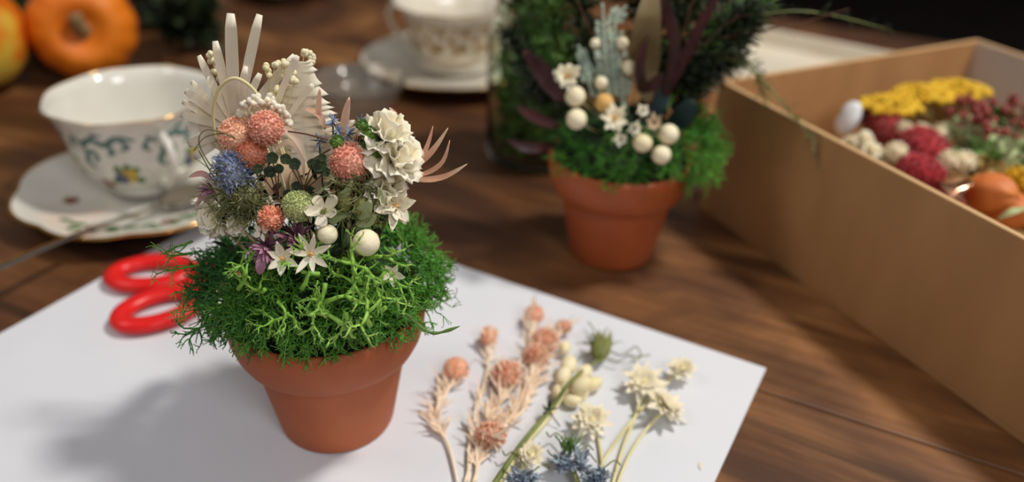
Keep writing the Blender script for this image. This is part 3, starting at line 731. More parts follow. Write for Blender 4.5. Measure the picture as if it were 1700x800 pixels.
# ------------------------------------------------------------ cup and saucer, left
CU = V((-23.4, 47.1, 0))
def cup_profile(kind):
    if kind == 1: return [(2.0,.95),(2.45,.95),(2.5,1.15),(2.35,1.35),(2.75,1.65),(3.45,2.3),(3.85,3.2),(4.1,4.2),(4.3,5.1),(4.5,5.9),(4.7,6.35),(5.0,6.75)]
    return [(2.5,.95),(3.3,.95),(3.35,1.2),(2.9,1.45),(3.1,1.8),(3.6,2.6),(3.9,3.5),(4.1,4.5),(4.4,5.5),(5.0,6.3),(5.25,6.5)]
def cup_r(prof, z):
    for (r0, z0), (r1, z1) in zip(prof[3:], prof[4:]):
        if z0 <= z <= z1: return r0+(r1-r0)*(z-z0)/(z1-z0)
    return prof[-1][0]
def teacup(c, kind, mt_, label, hang, rough_gold=True):
    prof = cup_profile(kind); t = thing('teacup', label, 'cup', c+V((0,0,.95)))
    inner = [(r-.16, z) for r, z in reversed(prof[4:])]; inner[0] = (prof[-1][0]-.12, prof[-1][1]+.02)
    full = [(.01, 1.15)]+[(prof[0][0], 1.1)]+prof+inner+[(1.6, 1.75), (.01, 1.65)]
    wob = (lambda a, r, z: 1+.012*max(0, (z-2)/4.5)*math.cos(8*a)) if kind == 1 else (lambda a, r, z: 1+.015*max(0, (z-2)/4.5)*math.cos(12*a))
    part('cup_body', M().lathe(full, c, 96, wob), mt_, t)
    zt = prof[-1][1]; rt = prof[-1][0]-.06
    rg = [(rt*wob(2*PI*k/96, rt, zt)*math.cos(2*PI*k/96)+c.x, rt*wob(2*PI*k/96, rt, zt)*math.sin(2*PI*k/96)+c.y, zt+.03) for k in range(97)]
    part('gilt_rim', M().tube(rg, .045, 5, False), 'gold', t)
    a = math.radians(hang); d = V((math.cos(a), math.sin(a), 0))
    def hp(r, z): return c + d*r + V((0, 0, z))
    r_hi = cup_r(prof, 5.0); r_lo = cup_r(prof, 2.1)
    hp_ = spline([hp(r_hi-.1, 5.1), hp(r_hi+.6, 5.7), hp(r_hi+1.5, 5.4), hp(r_hi+1.75, 4.4), hp(r_lo+1.9, 3.1), hp(r_lo+.9, 2.2), hp(r_lo-.1, 2.0)], 6)
    part('handle', M().tube(hp_, [.3 - .06*math.sin(PI*i/(len(hp_)-1)) for i in range(len(hp_))], 10), mt_, t)
    return t, prof, wob
def on_cup(c, prof, wob, th, z, off=.03):
    r = cup_r(prof, z); r = r*wob(th, r, z)+off; return V((c.x+r*math.cos(th), c.y+r*math.sin(th), z))
def ribbon(m, pts, wds, nrms, th=.012):
    # narrow painted stroke that follows a surface
    vs = []; fs = []; n = len(pts)
    for i, p in enumerate(pts):
        t = (pts[min(i+1,n-1)]-pts[max(i-1,0)]).normalized(); s = t.cross(nrms[i]).normalized()
        for sx, o in ((-.5, 0), (.5, 0), (.5, th), (-.5, th)): vs.append(p+s*sx*wds[i]+nrms[i]*(o-th*.5))
    for i in range(n-1):
        for j in range(4): fs.append((i*4+j, i*4+(j+1)%4, (i+1)*4+(j+1)%4, (i+1)*4+j))
    fs.append((3,2,1,0)); e = (n-1)*4; fs.append((e,e+1,e+2,e+3)); m.add(vs, fs)
t, prof, wob = teacup(CU, 1, 'glaze', 'white china teacup with teal scrolls and painted flowers, at the left', -50)
SW = 1.9
def stroke(m, tz, wd, c=CU, prof=prof, wob=wob, n=5):
    pts2 = spline([V((a, z, 0)) for a, z in tz], n); P = []; N = []
    for q in pts2:
        th = math.radians(q.x); P.append(on_cup(c, prof, wob, th, q.y, .012)); N.append(V((math.cos(th), math.sin(th), -.25)).normalized())
    k = len(P); ribbon(m, P, [wd*SW*(.35+.65*math.sin(PI*(i+.5)/k)) for i in range(k)], N)
m = M()
for a0 in range(-180, 180, 60):
    stroke(m, [(a0,5.7),(a0+10,5.2),(a0+20,5.6),(a0+30,5.3),(a0+40,5.75),(a0+52,5.5)], .22)
    stroke(m, [(a0+8,5.3),(a0+12,4.6),(a0+8,3.9),(a0+14,3.5)], .2)
    stroke(m, [(a0+12,4.6),(a0+18,4.8),(a0+20,4.3),(a0+16,4.1)], .16)
    stroke(m, [(a0+32,5.3),(a0+34,4.8),(a0+30,4.6)], .2); stroke(m, [(a0+40,5.7),(a0+46,5.1),(a0+40,4.9)], .16)
    stroke(m, [(a0+22,5.6),(a0+24,6.0),(a0+30,5.9)], .14); stroke(m, [(a0+2,5.5),(a0-2,5.0),(a0+2,4.7)], .16)
part('painted_scrolls', m, 'teal', t)
def spray(a0, z0, t):
    for (da, dz, r_, mt_) in ((-4,0,.33,'pblue'),(4,.1,.36,'pyel'),(0,.35,.2,'pyel')):
        m = M()
        for k in range(5):
            g = k*1.257; stroke(m, [(a0+da, z0+dz), (a0+da+math.cos(g)*r_*9, z0+dz+math.sin(g)*r_*1.0), (a0+da+math.cos(g)*r_*14, z0+dz+math.sin(g)*r_*1.5)], .3)
        part('painted_flower', m, mt_, t)
    m = M()
    for (x, y, x2, y2) in ((-8,-.1,-13,-.5),(8,-.1,13,-.5),(2,.5,4,.95),(-4,.4,-8,.8),(7,.3,12,.6)):
        stroke(m, [(a0+x, z0+y), (a0+(x+x2)/2, z0+(y+y2)/2+.1), (a0+x2, z0+y2)], .26)
    part('painted_leaves', m, 'pgreen', t)
spray(-82, 2.9, t); spray(-20, 3.2, t); spray(-140, 3.2, t)
m = M(); stroke(m, [(-100,1.9),(-106,2.2),(-112,2.0)], .35); stroke(m, [(-100,2.2),(-104,2.5),(-110,2.6)], .3)
part('painted_bud', m, 'pred', t)

def saucer(c, r, mt_, label, scall=6, amp=.035, ph=0.0, deco=True, golds=True):
    t = thing('saucer', label, 'saucer', c)
    wob = lambda a, rr, z: 1+amp*max(0, (rr/r-.6)/.4)*abs(math.cos(a*scall/2+ph))-amp*.5*max(0, (rr/r-.6)/.4)
    k = r/7.3
    prof = [(.01,.25),(2.3*k,.25),(2.5*k,.06),(2.8*k,.02),(2.95*k,.1),(3.1*k,.3),(4.6*k,.55),(6.2*k,1.05),(7.15*k,1.45),(7.3*k,1.52),(7.25*k,1.62),(7.0*k,1.6),(6.0*k,1.25),(4.6*k,.85),(3.2*k,.68),(2.9*k,.6),(.01,.6)]
    part('dish', M().lathe(prof, c, 120, wob), mt_, t)
    pts = []
    for i in range(121):
        a = 2*PI*i/120; rr = 7.27*k*wob(a, r, 0); pts.append(V((c.x+rr*math.cos(a), c.y+rr*math.sin(a), c.z+1.585)))
    if golds: part('gilt_rim', M().tube(pts, .1, 6, False), 'gold', t)
    return t
SC1 = V((-23.2, 46.0, 0))
t = saucer(SC1, 7.35, 'glaze', 'white scalloped saucer with gilt edge under the scroll-painted teacup', 8, .05, .4)
def on_sauc(c, a, r): # height of the upper face
    z = .6 if r < 2.9 else (.68+(r-3.2)*.12 if r < 4.6 else (.85+(r-4.6)*.286 if r < 6 else 1.25+(r-6)*.35)); a = math.radians(a)
    return V((c.x+r*math.cos(a), c.y+r*math.sin(a), z+.02))
def sstroke(m, ar, wd, c=SC1):
    q = spline([V((a, r, 0)) for a, r in ar], 5); P = [on_sauc(c, x.x, x.y) for x in q]; k = len(P)
    ribbon(m, P, [wd*(.3+.7*math.sin(PI*(i+.5)/k)) for i in range(k)], [V((0,0,1))]*k)
for a0 in (-55, 20, 100, 262):
    m = M()
    for (x, y, x2, y2) in ((-8,5.2,-16,5.6),(6,5.4,14,5.2),(0,5.6,4,6.3),(-6,5.9,-10,6.4),(10,5.8,17,6.1),(-18,5.3,-26,5.6),(18,5.2,26,5.6)):
        sstroke(m, [(a0+x,y),(a0+(x+x2)/2,(y+y2)/2+.1),(a0+x2,y2)], .5)
    part('painted_leaves', m, 'pgreen', t)
    m = M()
    for g in range(5): sstroke(m, [(a0,5.4),(a0+math.cos(g*1.257)*3,5.4+math.sin(g*1.257)*.3),(a0+math.cos(g*1.257)*5,5.4+math.sin(g*1.257)*.5)], .35)
    part('painted_flower', m, 'pred' if a0 != 190 else 'pblue', t)
m = M()
for g in range(5): sstroke(m, [(205,4.3),(205+math.cos(g*1.257)*4,4.3+math.sin(g*1.257)*.3),(205+math.cos(g*1.257)*7,4.3+math.sin(g*1.257)*.5)], .4)
part('painted_flower', m, 'pred', t)
# teaspoon across the saucer
sp = thing('teaspoon', 'long silver teaspoon resting in the left saucer, handle to the left', 'spoon', G(290, 330, 1.2))
c0 = G(318, 322, 1.25); e0 = G(-60, 468, 2.6); rim = G(112, 394, 1.95); dn = (rim-c0).normalized(); sd = dn.cross(V((0,0,1))).normalized()
hpts = spline([c0+dn*2.1, G(190, 366, 1.72), rim, e0], 8); n = len(hpts)
part('handle', M().blade(hpts, [.42+.3*(i/(n-1))**2 for i in range(n)], V((0,0,1)), .16, -.1), 'silver', sp)
m = M(); vs = []; fs = []; nu = 20; nv = 7
for i in range(nv+1):
    k = i/nv
    for j in range(nu):
        a = 2*PI*j/nu; x = math.cos(a)*k; y = math.sin(a)*k
        vs.append(c0 + dn*(x*2.2) + sd*(y*1.35*(1-.15*x)) + V((0,0,(k*k-1)*.45)))
for i in range(nv):
    for j in range(nu): fs.append((i*nu+j, (i+1)*nu+j, (i+1)*nu+(j+1)%nu, i*nu+(j+1)%nu))
m.add(vs, fs); o = part('bowl', m, 'silver', sp); q = o.modifiers.new('thick', 'SOLIDIFY'); q.thickness = .1*S; q.offset = -1

# ------------------------------------------------------------ pumpkins and greenery, upper left
def pumpkin(c, r, h, ribs, mt_, label, stem_dir, depth=.07, name='pumpkin', axis=None):
    t = thing(name, label, 'pumpkin', (c[0], c[1], 0)); c = V(c)
    vs = []; fs = []; nu = 96; nv = 28
    for i in range(nv+1):
        ph = PI*i/nv; s = math.sin(ph); z = math.cos(ph)
        for j in range(nu):
            a = 2*PI*j/nu; rb = 1-depth*(1-abs(math.cos(a*ribs/2)))*s**.5
            rr = r*(s**.8)*rb; zz = h*z*(1-.42*math.exp(-(s/.35)**2)); vs.append(c+V((rr*math.cos(a), rr*math.sin(a), zz)))
    for i in range(nv):
        for j in range(nu): fs.append((i*nu+j, (i+1)*nu+j, (i+1)*nu+(j+1)%nu, i*nu+(j+1)%nu))
    ax_ = (V(axis) if axis else V((0,0,1))).normalized(); rot = V((0,0,1)).rotation_difference(ax_).to_matrix()
    vs = [c+rot @ (v-c) for v in vs]
    part('flesh', M().add(vs, fs), mt_, t)
    top = c+ax_*h*.5; d = V(stem_dir)
    pts = spline([top, top+ax_*.7, top+ax_*1.1+d*.6, top+ax_*1.2+d*1.3], 4)
    vs = M().tube(pts, [.95-.45*min(1, i/5)+.1*(i/len(pts)) for i in range(len(pts))], 10)
    for i, p in enumerate(vs.v): vs.v[i] = p
    part('stem', vs, 'pstem', t)
    return t
pumpkin((-36.4, 67.7, 4.22), 4.25, 3.4, 12, 'pumpkin', 'small round orange pumpkin with a stubby stem, behind the left teacup', (-.15,-.1,1), .035, axis=(.40,-.88,.18))
pumpkin((-44.7, 63.4, 4.4), 5.4, 4.4, 10, 'squash', 'mottled yellow and orange squash cut off by the left edge', (.3,0,.6), .05, 'squash')
# dark garland behind
def foliage(c, spread, n, L, W, mt_, label, name, cat='foliage', lo=0.2, stems=6, stm='twig', grp=None, up=.4):
    c = V(c); t = thing(name, label, cat, (c.x, c.y, 0), grp)
    for s in range(stems):
        b = c + V((R.uniform(-1,1)*spread[0]*.4, R.uniform(-1,1)*spread[1]*.4, 0)); b.z = .3
        e = c + V((R.uniform(-1,1)*spread[0], R.uniform(-1,1)*spread[1], R.uniform(.3,1)*spread[2]))
        P = bez(b, (b+e)/2+V((0,0,spread[2]*.3)), e, 10); sm = M().tube(P, taper(11, .16, .06), 5); lm = M()
        for k in range(n):
            q = P[R.randrange(2, 11)]; d = (rdir()+V((0,0,up))).normalized(); l = L*R.uniform(.6, 1.2)
            if q.z+d.z*l < lo: d.z = abs(d.z)
            lm.petal(q, d, (V((0,0,1))+rv(.5)), l, W, R.uniform(-.3,.3), 'point', .2, .04)
        st = part('stem', sm, stm, t); part('leaves', lm, mt_, st)
    return t
foliage((-35, 84, 0), (5.5, 4, 6), 22, 3.2, 1.4, 'darkfern', 'dark leafy greenery heaped behind the orange pumpkin', 'garland_foliage')
foliage((-45.5, 78, 0), (5, 3.5, 7), 22, 3.2, 1.4, 'darkfern', 'dark leafy greenery between the two squashes at the left', 'garland_foliage')
foliage((-42.8, 71, 0), (1.6, 2.5, 4), 22, 2.4, 1.2, 'darkfern', 'added dark leafy greenery standing in for shade between pumpkin and squash', 'garland_foliage')  # clump added to darken the shadowy gap
foliage((-30.3, 74.5, 0), (3.2, 3.5, 6), 34, 3.0, 1.2, 'darkfern', 'dark leafy greenery right beside the orange pumpkin', 'garland_foliage')
foliage((-52, 87, 0), (6, 4, 7), 18, 3.2, 1.4, 'darkfern', 'dark leafy greenery in the upper left corner of the table', 'garland_foliage')
saucer(V((-27.2, 95.6, 0)), 5.6, 'china2', 'blurred white dish at the far end of the table, top left', 6, .02, golds=False)

# ------------------------------------------------------------ second cup and saucer
C2 = V((-5.6, 71.2, 0))
saucer(C2, 8.3, 'china2', 'cream saucer with gilt edge under the far teacup', 6, .02)
t, prof2, wob2 = teacup(C2+V((0,0,.1)), 2, 'china2', 'cream teacup with tan gilt pattern, far back left of the glass jar', 168)
C2b = C2+V((0,0,.1))
m = M()
for a0 in range(-180, 180, 30):
    stroke(m, [(a0,2.6),(a0+6,3.3),(a0,4.1),(a0+6,4.8)], .3, C2b, prof2, wob2)
    stroke(m, [(a0+10,3.0),(a0+16,3.4),(a0+11,3.8)], .4, C2b, prof2, wob2); stroke(m, [(a0+12,4.4),(a0+18,4.7),(a0+24,4.4)], .3, C2b, prof2, wob2)
    stroke(m, [(a0,5.4),(a0+15,5.2),(a0+30,5.4)], .2, C2b, prof2, wob2)
part('painted_pattern', m, 'pgold', t)
part('gilt_band', M().tube([on_cup(C2b, prof2, wob2, 2*PI*k/72, 1.75, .02)+V((0,0,.1)) for k in range(73)], .05, 5, False), 'gold', t)

# ------------------------------------------------------------ glass dish between the cups
GD = V((-12.6, 62.2, 0)); t = thing('glass_dish', 'small clear glass dish between the front flowers and far saucer', 'dish', GD)
prof = [(.01,.02),(2.3,.02),(2.6,.15),(3.2,1.2),(3.75,2.4),(3.8,2.5),(3.72,2.56),(3.6,2.5),(3.0,1.4),(2.3,.5),(.01,.4)]
part('bowl', M().lathe(prof, GD, 72, lambda a, r, z: 1+.02*math.cos(12*a)*(z/2.5)), 'glass', t)
# ------------------------------------------------------------ glass jar with cut greenery
JC = V((1.4, 54.4, 0)); t = thing('glass_jar', 'clear glass jar of cut greenery behind the rear pot', 'jar', JC)
H = 11.5
prof = [(.01,.02),(2.9,.02),(3.35,.25),(3.5,.8),(3.5,8.8),(3.2,9.6),(2.85,10.1),(2.85,11.3),(2.95,11.5),(2.8,11.55),(2.65,11.3),(2.65,10.1),(3.0,9.5),(3.28,8.7),(3.28,1.0),(3.0,.6),(.01,.5)]
part('jar_glass', M().lathe(prof, JC, 64), 'jglass', t)
part('rim_ring', M().tube([V((JC.x+2.92*math.cos(a), JC.y+2.92*math.sin(a), 10.6)) for a in [2*PI*k/48 for k in range(49)]], .1, 6, False), 'jglass', t)
def jar_stem(label, mt_, k, top, L, W, n=30, name='cut_greenery', narrow=False):
    b = JC+V((R.uniform(-1.2,1.2), R.uniform(-1.2,1.2), .8)); top = V(top); mid = JC+V((R.uniform(-.8,.8), R.uniform(-.8,.8), 9))
    P = spline([b, (b+mid)/2+rv(.4), mid, (mid+top)/2+V((0,0,.5)), top], 4); t = thing(name, label, 'greenery', b, 'cut greenery in the glass jar')
    part('stem', M().tube(P, .1, 5), 'stem', t); m = M()
    for i in range(n):
        q = P[R.randrange(1, len(P))]; d = rdir(); l = L*R.uniform(.5,1.1)
        if q.z < 10.5:
            h = V((q.x-JC.x, q.y-JC.y, 0)); e = q+d*l; hh = V((e.x-JC.x, e.y-JC.y, 0))
            if hh.length > 2.8: d = (V((-h.x, -h.y, 1.5))).normalized(); l = min(l, 1.6)
            if (q+d*l).z < .7: d.z = abs(d.z)
        m.petal(q, d, rdir(), l, W, .2, 'point', .2)
    for i_, p_ in enumerate(m.v):           # leaves below the mouth stay inside the glass
        lim = 3.1 if p_.z < 9 else 2.55
        h_ = V((p_.x-JC.x, p_.y-JC.y, 0))
        if p_.z < 11.7 and h_.length > lim: h_ *= lim/h_.length; m.v[i_] = V((JC.x+h_.x, JC.y+h_.y, p_.z))
    part('leaves', m, mt_, t)
jar_stem('green leafy stem leaning left out of the jar', 'fern', 0, (-2.6, 52.5, 13.5), 2.0, .7, 90)
jar_stem('dark leafy stem standing in the middle of the jar', 'darkfern', 1, (1.2, 54, 17), 2.0, .8, 46)
jar_stem('dark green stem on the right side of the jar', 'darkfern', 2, (4.5, 55, 16), 2.2, .7, 46)
jar_stem('fresh green stem at the front of the jar', 'fern', 3, (0.2, 51.5, 14.5), 1.7, .6, 100)
jar_stem('burgundy leaved stem inside the jar', 'burg', 4, (2.5, 53, 14), 2.6, .9, 26)
jar_stem('feathery green stem at the back of the jar', 'fern', 5, (0.4, 57, 18), 1.8, .3, 70)

m = M()
for k in range(700):
    a = R.random()*2*PI; rr = 2.98*R.random()**.3; q = JC+V((rr*math.cos(a), rr*math.sin(a), R.uniform(1.4, 8.6)))
    c_ = V((JC.x, JC.y, q.z)); d = ((c_-q).normalized()*.6+rdir()).normalized(); m.petal(q, d, rdir(), R.uniform(.6,1.3), R.uniform(.3,.55), .2, 'point', .2)
for i_, p_ in enumerate(m.v):
    h_ = V((p_.x-JC.x, p_.y-JC.y, 0))
    if h_.length > 3.15: h_ *= 3.15/h_.length
    m.v[i_] = V((JC.x+h_.x, JC.y+h_.y, min(max(p_.z, .8), 9.2)))
solo('jar_leaves', m, 'fern', 'small green leaves filling the inside of the glass jar', 'leaves', JC+V((0,0,1)), kind='stuff')

# ------------------------------------------------------------ rear pot arrangement
C3 = V((6.2, 41.8, 6.0)); B2 = V((6.0, 42.0, 7.0))
solo('light_block_core', core_mesh(V((P2.x, P2.y, 6.2)), (3.5, 3.5, 2.6)), 'core', 'added dark core blocking light under the moss in the rear terracotta pot', 'moss', P2+V((0,0,5.2)))  # same added light-blocking core, in the rear pot
solo('bright_green_moss', moss_patch(C3+V((0,0,.4)), (4.2,4.0,2.3), 170, 185, 310, 25, 92, .65, .06, 2, .03), 'mossv', 'bright green moss along the front rim of the rear pot', 'moss', C3+V((-1,-3.5,0)), kind='stuff')
solo('vivid_green_moss', moss_patch(C3+V((.9,0,.7)), (4.5,3.9,2.8), 170, -60, 60, 25, 104, .7, .06, 2, .06), 'mossv', 'vivid green moss mounded on the right of the rear pot, by the box', 'moss', C3+V((4,0,0)), kind='stuff')
solo('dark_green_moss', moss_patch(C3+V((0,0,.3)), (4.0,3.9,2.4), 110, 60, 200, 20, 90, .8, .06, 2, .05), 'mossd', 'dark green moss at the back left of the rear pot', 'moss', C3+V((-2,3,0)), kind='stuff')
D2 = 31.0
def ball2(x, y, Y, r, mt_, lab, sq=1.0): ball(F(x, y, Y), r/D2, mt_, lab, 'ivory ball flowers in the rear pot', B2, sq)
ball2(957,198,38.6,16,'button','ivory ball flower at the left of the rear pot, lower of two')
ball2(955,160,39.4,16,'button','slightly flattened ivory ball flower right under the cream daisy', .85)
ball2(1044,112,40.6,12,'button','ivory ball flower beside the silver leaf, high in the rear pot')
ball2(1067,237,38.0,15,'bud','cream ball flower low in the rear pot, left of its trio')
ball2(1110,223,38.4,16,'button','ivory ball flower low in the rear pot, upper right of its trio')
ball2(1098,257,37.9,15,'button','ivory ball flower low in the rear pot, lowest of its trio')
ball2(1003,171,39.4,15,'tan','ochre ball flower at the middle of the rear pot')
ball2(1033,72,41.0,10,'button','small ivory bud at the top of the rear pot beside the silver leaf', .8)
ball2(988,72,41.0,8,'button','tiny ivory bud left of the silver leaf top', .8)
ball2(998,137,39.8,10,'button','small ivory bud left of the silver leaf, above the ochre ball', .8)
star(F(943,128,39.4), V((-.2,-.7,.6)), 9, .72, .34, 'cream', 'cream daisy-like flower at the upper left of the rear pot', None, B2, layers=2, centre='tan', cs=.14, name='daisy_flower', shape='round', lift=.3, one=True)
star(F(1020,198,38.6), V((0,-.75,.6)), 6, .78, .36, 'cream', 'cream open flower below the ochre ball in the rear pot', None, B2, layers=2, centre='tan', cs=.13, name='open_flower', lift=.2)
for x, y, n, s, lab in ((1053,214,6,.42,'white star floret in the rear pot, left of the cream ball trio'),(1066,185,5,.36,'small pointed white floret standing above the ball trio'),(1030,232,5,.42,'white floret hanging low over the rear pot moss'),(1085,205,6,.5,'dull cream floret between the trio of ball flowers')):
    star(F(x,y,38.2), V((R.uniform(-.3,.3),-.8,.5)), n, s, .24, 'white' if 'white' in lab else 'beige', lab, 'small florets in the rear pot', B2, layers=2, centre='dgreen', cs=.06, name='small_floret', lift=.3, one=True)
# silver grey leaf
def dusty(pts, label, L=.9, n=10):
    L *= .8; P = spline(pts, 6); t = thing('silver_leaf', label, 'leaf', P[0]); m = M().tube(P, taper(len(P), .14, .07), 5)
    for k in range(n):
        i = 3+int(k*(len(P)-6)/n); tg = (P[i+1]-P[i]).normalized(); nr = VIEW(P[i])+rv(.2); sd = tg.cross(nr).normalized()
        for s in (-1, 1):
            d = (sd*s+tg*.9).normalized(); q = P[i]; l = L*R.uniform(.8,1.2)*(1-.4*k/n)
            m.blade([q, q+d*l*.5, q+d*l], [.13,.17,.13], nr, .05, .2)
            for s2 in (-1, 1): m.blade([q+d*l*.5, q+d*l*.5+(d+sd.cross(nr)*0+tg*s2*.9).normalized()*l*.4], [.15,.11], nr, .05, .2)
    part('leaf_blade', m, 'dusty', t)
dusty([F(1012,190,39.5), F(1008,130,40.2), F(1003,70,41), F(1000,5,41.6)], 'silver grey lobed leaf rising from the middle of the rear pot', 1.0, 12)
dusty([F(1035,180,39.8), F(1030,130,40.6), F(1020,40,41.4), F(1040,10,41.8)], 'silver grey lobed leaf just right of the taller one', .9, 10)
dusty([F(985,160,40), F(972,110,40.8), F(960,75,41.4)], 'short silver grey leaf near the cream daisy', .6, 7)
# dark leaves
gd = 'burgundy leaves in the rear pot'
for P, W, mt_, lab in (
    ([(935,170),(905,125),(868,82)],40,'burg','broad burgundy leaf pointing left from the rear pot'),
    ([(930,210),(890,195),(858,175)],26,'burg','burgundy leaf low at the left of the rear pot'),
    ([(925,240),(880,245),(842,232)],24,'burg','dark burgundy leaf hanging over the jar base'),
    ([(1075,170),(1070,110),(1075,40),(1085,-30)],48,'oliveleaf','broad olive brown leaf standing tall in the rear pot'),
    ([(1085,190),(1062,120),(1075,60)],22,'burg','narrow burgundy leaf curving left in front of the olive leaf'),
    ([(1095,180),(1120,90),(1105,10),(1080,-40)],26,'burg','long burgundy leaf bending over the top of the olive leaf'),
    ([(1100,170),(1135,100),(1170,30),(1200,-20)],24,'burg','burgundy leaf leaning right at the top of the rear pot'),
    ([(1075,215),(1085,170),(1112,150)],46,'tealleaf','broad dark teal leaf above the trio of ball flowers'),
    ([(1110,220),(1135,190),(1150,165)],36,'tealleaf','dark teal leaf right of the broad one'),
    ([(1060,200),(1080,150),(1100,120)],30,'burg','short dark burgundy leaf behind the teal leaf')):
    leaf([F(x,y,40.2+R.uniform(-.3,1.0)) for x,y in P], W*(.75 if mt_ == 'burg' else 1)/D2, mt_, lab, 'leaf', 'dark_leaf', gd if mt_ == 'burg' else None)
# feathery greens
def feathery(P, mt_, label, Y=42, n=90, L=.9, sp=10, rr=.02, cat='fern', name='feathery_fern', W=.09):
    pts = spline([F(x, y, Y+yo) for x, y, yo in P], 6); t = thing(name, label, cat, pts[0]); part('stem', M().tube(pts, taper(len(pts), .07, .025), 5), 'twig' if mt_ == 'twig' else 'stem', t)
    m = M(); N = len(pts)
    for k in range(n):
        i = R.randrange(1, N-1); tg = (pts[i+1]-pts[i]).normalized(); d = (tg*.9+rdir()).normalized(); l = L*R.uniform(.4,1.1)*(1-.4*i/N)
        q = pts[i].lerp(pts[i+1], R.random()); m.blade([q, q+d*l*.5, q+d*l+V((0,0,-.05))], [W*.6, W, W*.3], rdir(), .02, 0)
        if l > .5:
            for s in range(3):
                dd = (d+rdir()*.8).normalized(); m.blade([q+d*l*.5, q+d*l*.5+dd*l*.4], [W*.5, W*.2], rdir(), .02, 0)
    part('fronds', m, mt_, t)
feathery([(1110,170,0),(1150,90,.4),(1190,40,.8),(1260,10,1)], 'fern', 'mid green fern arching right at the top of the rear pot', n=240, L=2.2, W=.2)
feathery([(1110,170,0),(1150,110,0),(1200,60,0),(1240,30,0)], 'darkfern', 'dark fern spreading right behind the teal leaves', n=260, L=2.4, W=.22)
feathery([(1115,190,0),(1150,140,0),(1180,110,0),(1215,95,0)], 'darkfern', 'dark low fern reaching toward the corner of the box', n=240, L=2.0, W=.22)
feathery([(1100,160,0),(1125,70,.5),(1145,0,1),(1160,-60,1)], 'darkfern', 'dark upright fern at the right of the olive leaf', n=240, L=2.2, W=.22)
feathery([(1090,160,1),(1085,60,1.5),(1060,-10,2),(1040,-60,2)], 'darkfern', 'dark upright fern at the back behind the olive leaf', n=240, L=2.2, W=.22)
feathery([(960,180,1),(935,90,1.4),(915,10,2),(900,-50,2)], 'fern', 'mid green fern at the upper left of the rear pot', n=240, L=2.0, W=.22)
feathery([(985,170,1),(975,80,1.4),(960,0,2),(955,-50,2)], 'darkfern', 'dark fern directly behind the silver leaves', n=220, L=2.0, W=.22)
feathery([(950,200,0),(905,150,.5),(880,110,1),(850,60,1)], 'darkfern', 'dark fern leaning left in front of the jar', n=200, L=1.7, W=.2)
feathery([(1150,110,0),(1220,100,-.5),(1290,160,-1.5),(1345,230,-2.2),(1362,290,-2.4)], 'olive', 'thin drooping olive frond hanging over the front of the box', n=110, L=.9, W=.05)
feathery([(1130,140,0),(1200,90,-.2),(1250,110,-.5),(1270,170,-.8)], 'olive', 'short olive frond resting near the corner of the box', n=140, L=1.0, W=.05)
feathery([(1160,90,0),(1250,30,0),(1350,20,0),(1480,50,.5)], 'darkfern', 'very thin dark frond reaching far right over the tray', n=80, L=1.0, W=.05)
for P, lab in (([(1120,130),(1180,70),(1300,45),(1410,15)],'long thin brown twig reaching right over the tray'),([(1110,120),(1150,60),(1190,20),(1230,-15)],'straight brown twig leaning right at the top of the rear pot'),
               ([(1105,110),(1135,50),(1150,0),(1165,-40)],'brown twig rising beside the burgundy leaves'),([(1000,90),(975,40),(950,-20)],'pale brown twig rising left of the silver leaves'),([(1120,120),(1160,80),(1220,30),(1270,25)],'short pale twig under the mid green fern')):
    pts = spline([F(x, y, 41.5) for x, y in P], 6)
    solo('thin_twig', M().tube(pts, taper(len(pts), .07, .02), 5), 'twig', lab, 'twig', pts[0], 'twigs in the rear pot')
# orange berries and silvery florets at the back right
t = thing('orange_sprig', 'orange berry sprig at the right back of the rear pot, against the box', 'berries', F(1150,160,43.5)); st = M()
for k in range(26):
    p = F(R.gauss(1165, 13), R.gauss(140, 20), 43.6+R.uniform(-.4,.4)); part('berry', M().ell(p, R.uniform(.12,.2), 8, 6), 'orange', t); st.tube([p, F(1150,200,43)], .02, 3)
part('stem', st, 'twig', t)
t = thing('silvery_sprig', 'frosty white floret sprig at the right back of the rear pot', 'flower', F(1215,75,43.5))
m = M()
for k in range(60):
    p = F(R.gauss(1225, 14), R.gauss(64, 6), 43.6+R.uniform(-.3,.3)); m.ell(p, R.uniform(.07,.13), 6, 4)
part('florets', m, 'frost', t); part('stem', M().tube(spline([F(1225,66,43.6), F(1190,100,43.3), F(1130,170,42.6)], 4), .05, 5), 'twig', t)

# ------------------------------------------------------------ kraft box
BA = -1.1037; BX = V((12.1, 47.5, 0)); bl, bw, bh, th = 38.0, 22.6, 8.6, .32
bx = thing('cardboard_box', 'open brown kraft cardboard box full of dried flowers at the right', 'box', BX, rz=BA)
part('base_panel', M().box((0,0,.02),(bl,bw,.3)), 'kraft', bx, False, True)
for lo, hi in (((0,0,.3),(bl,th,bh)), ((0,bw-th,.3),(bl,bw,bh)), ((0,th,.3),(th,bw-th,bh)), ((bl-th,th,.3),(bl,bw-th,bh))):
    part('side_panel', M().box(lo, hi), 'kraft', bx, False, True, bevel=.04)
part('lining', M().box((th+.01, bw-th-.06, .3), (bl-th-.01, bw-th-.005, bh-.05)), 'liner', bx, False, True, label='pale grey card lining')
m = M()
for lo, hi in (((0.03,.03,bh-.02),(bl-.03,th-.03,bh+.02)), ((.03,bw-th+.03,bh-.02),(bl-.03,bw-.03,bh+.02)), ((.03,th-.03,bh-.02),(th-.03,bw-th+.03,bh+.02)), ((bl-th+.03,th-.03,bh-.02),(bl-.03,bw-th+.03,bh+.02))): m.box(lo, hi)
part('edge_highlight', m, 'kraft_edge_hi', bx, False, True, label='top edge with its highlight painted paler')  # thin strips carry the edge highlight in their colour
cB, sB = math.cos(BA), math.sin(BA)
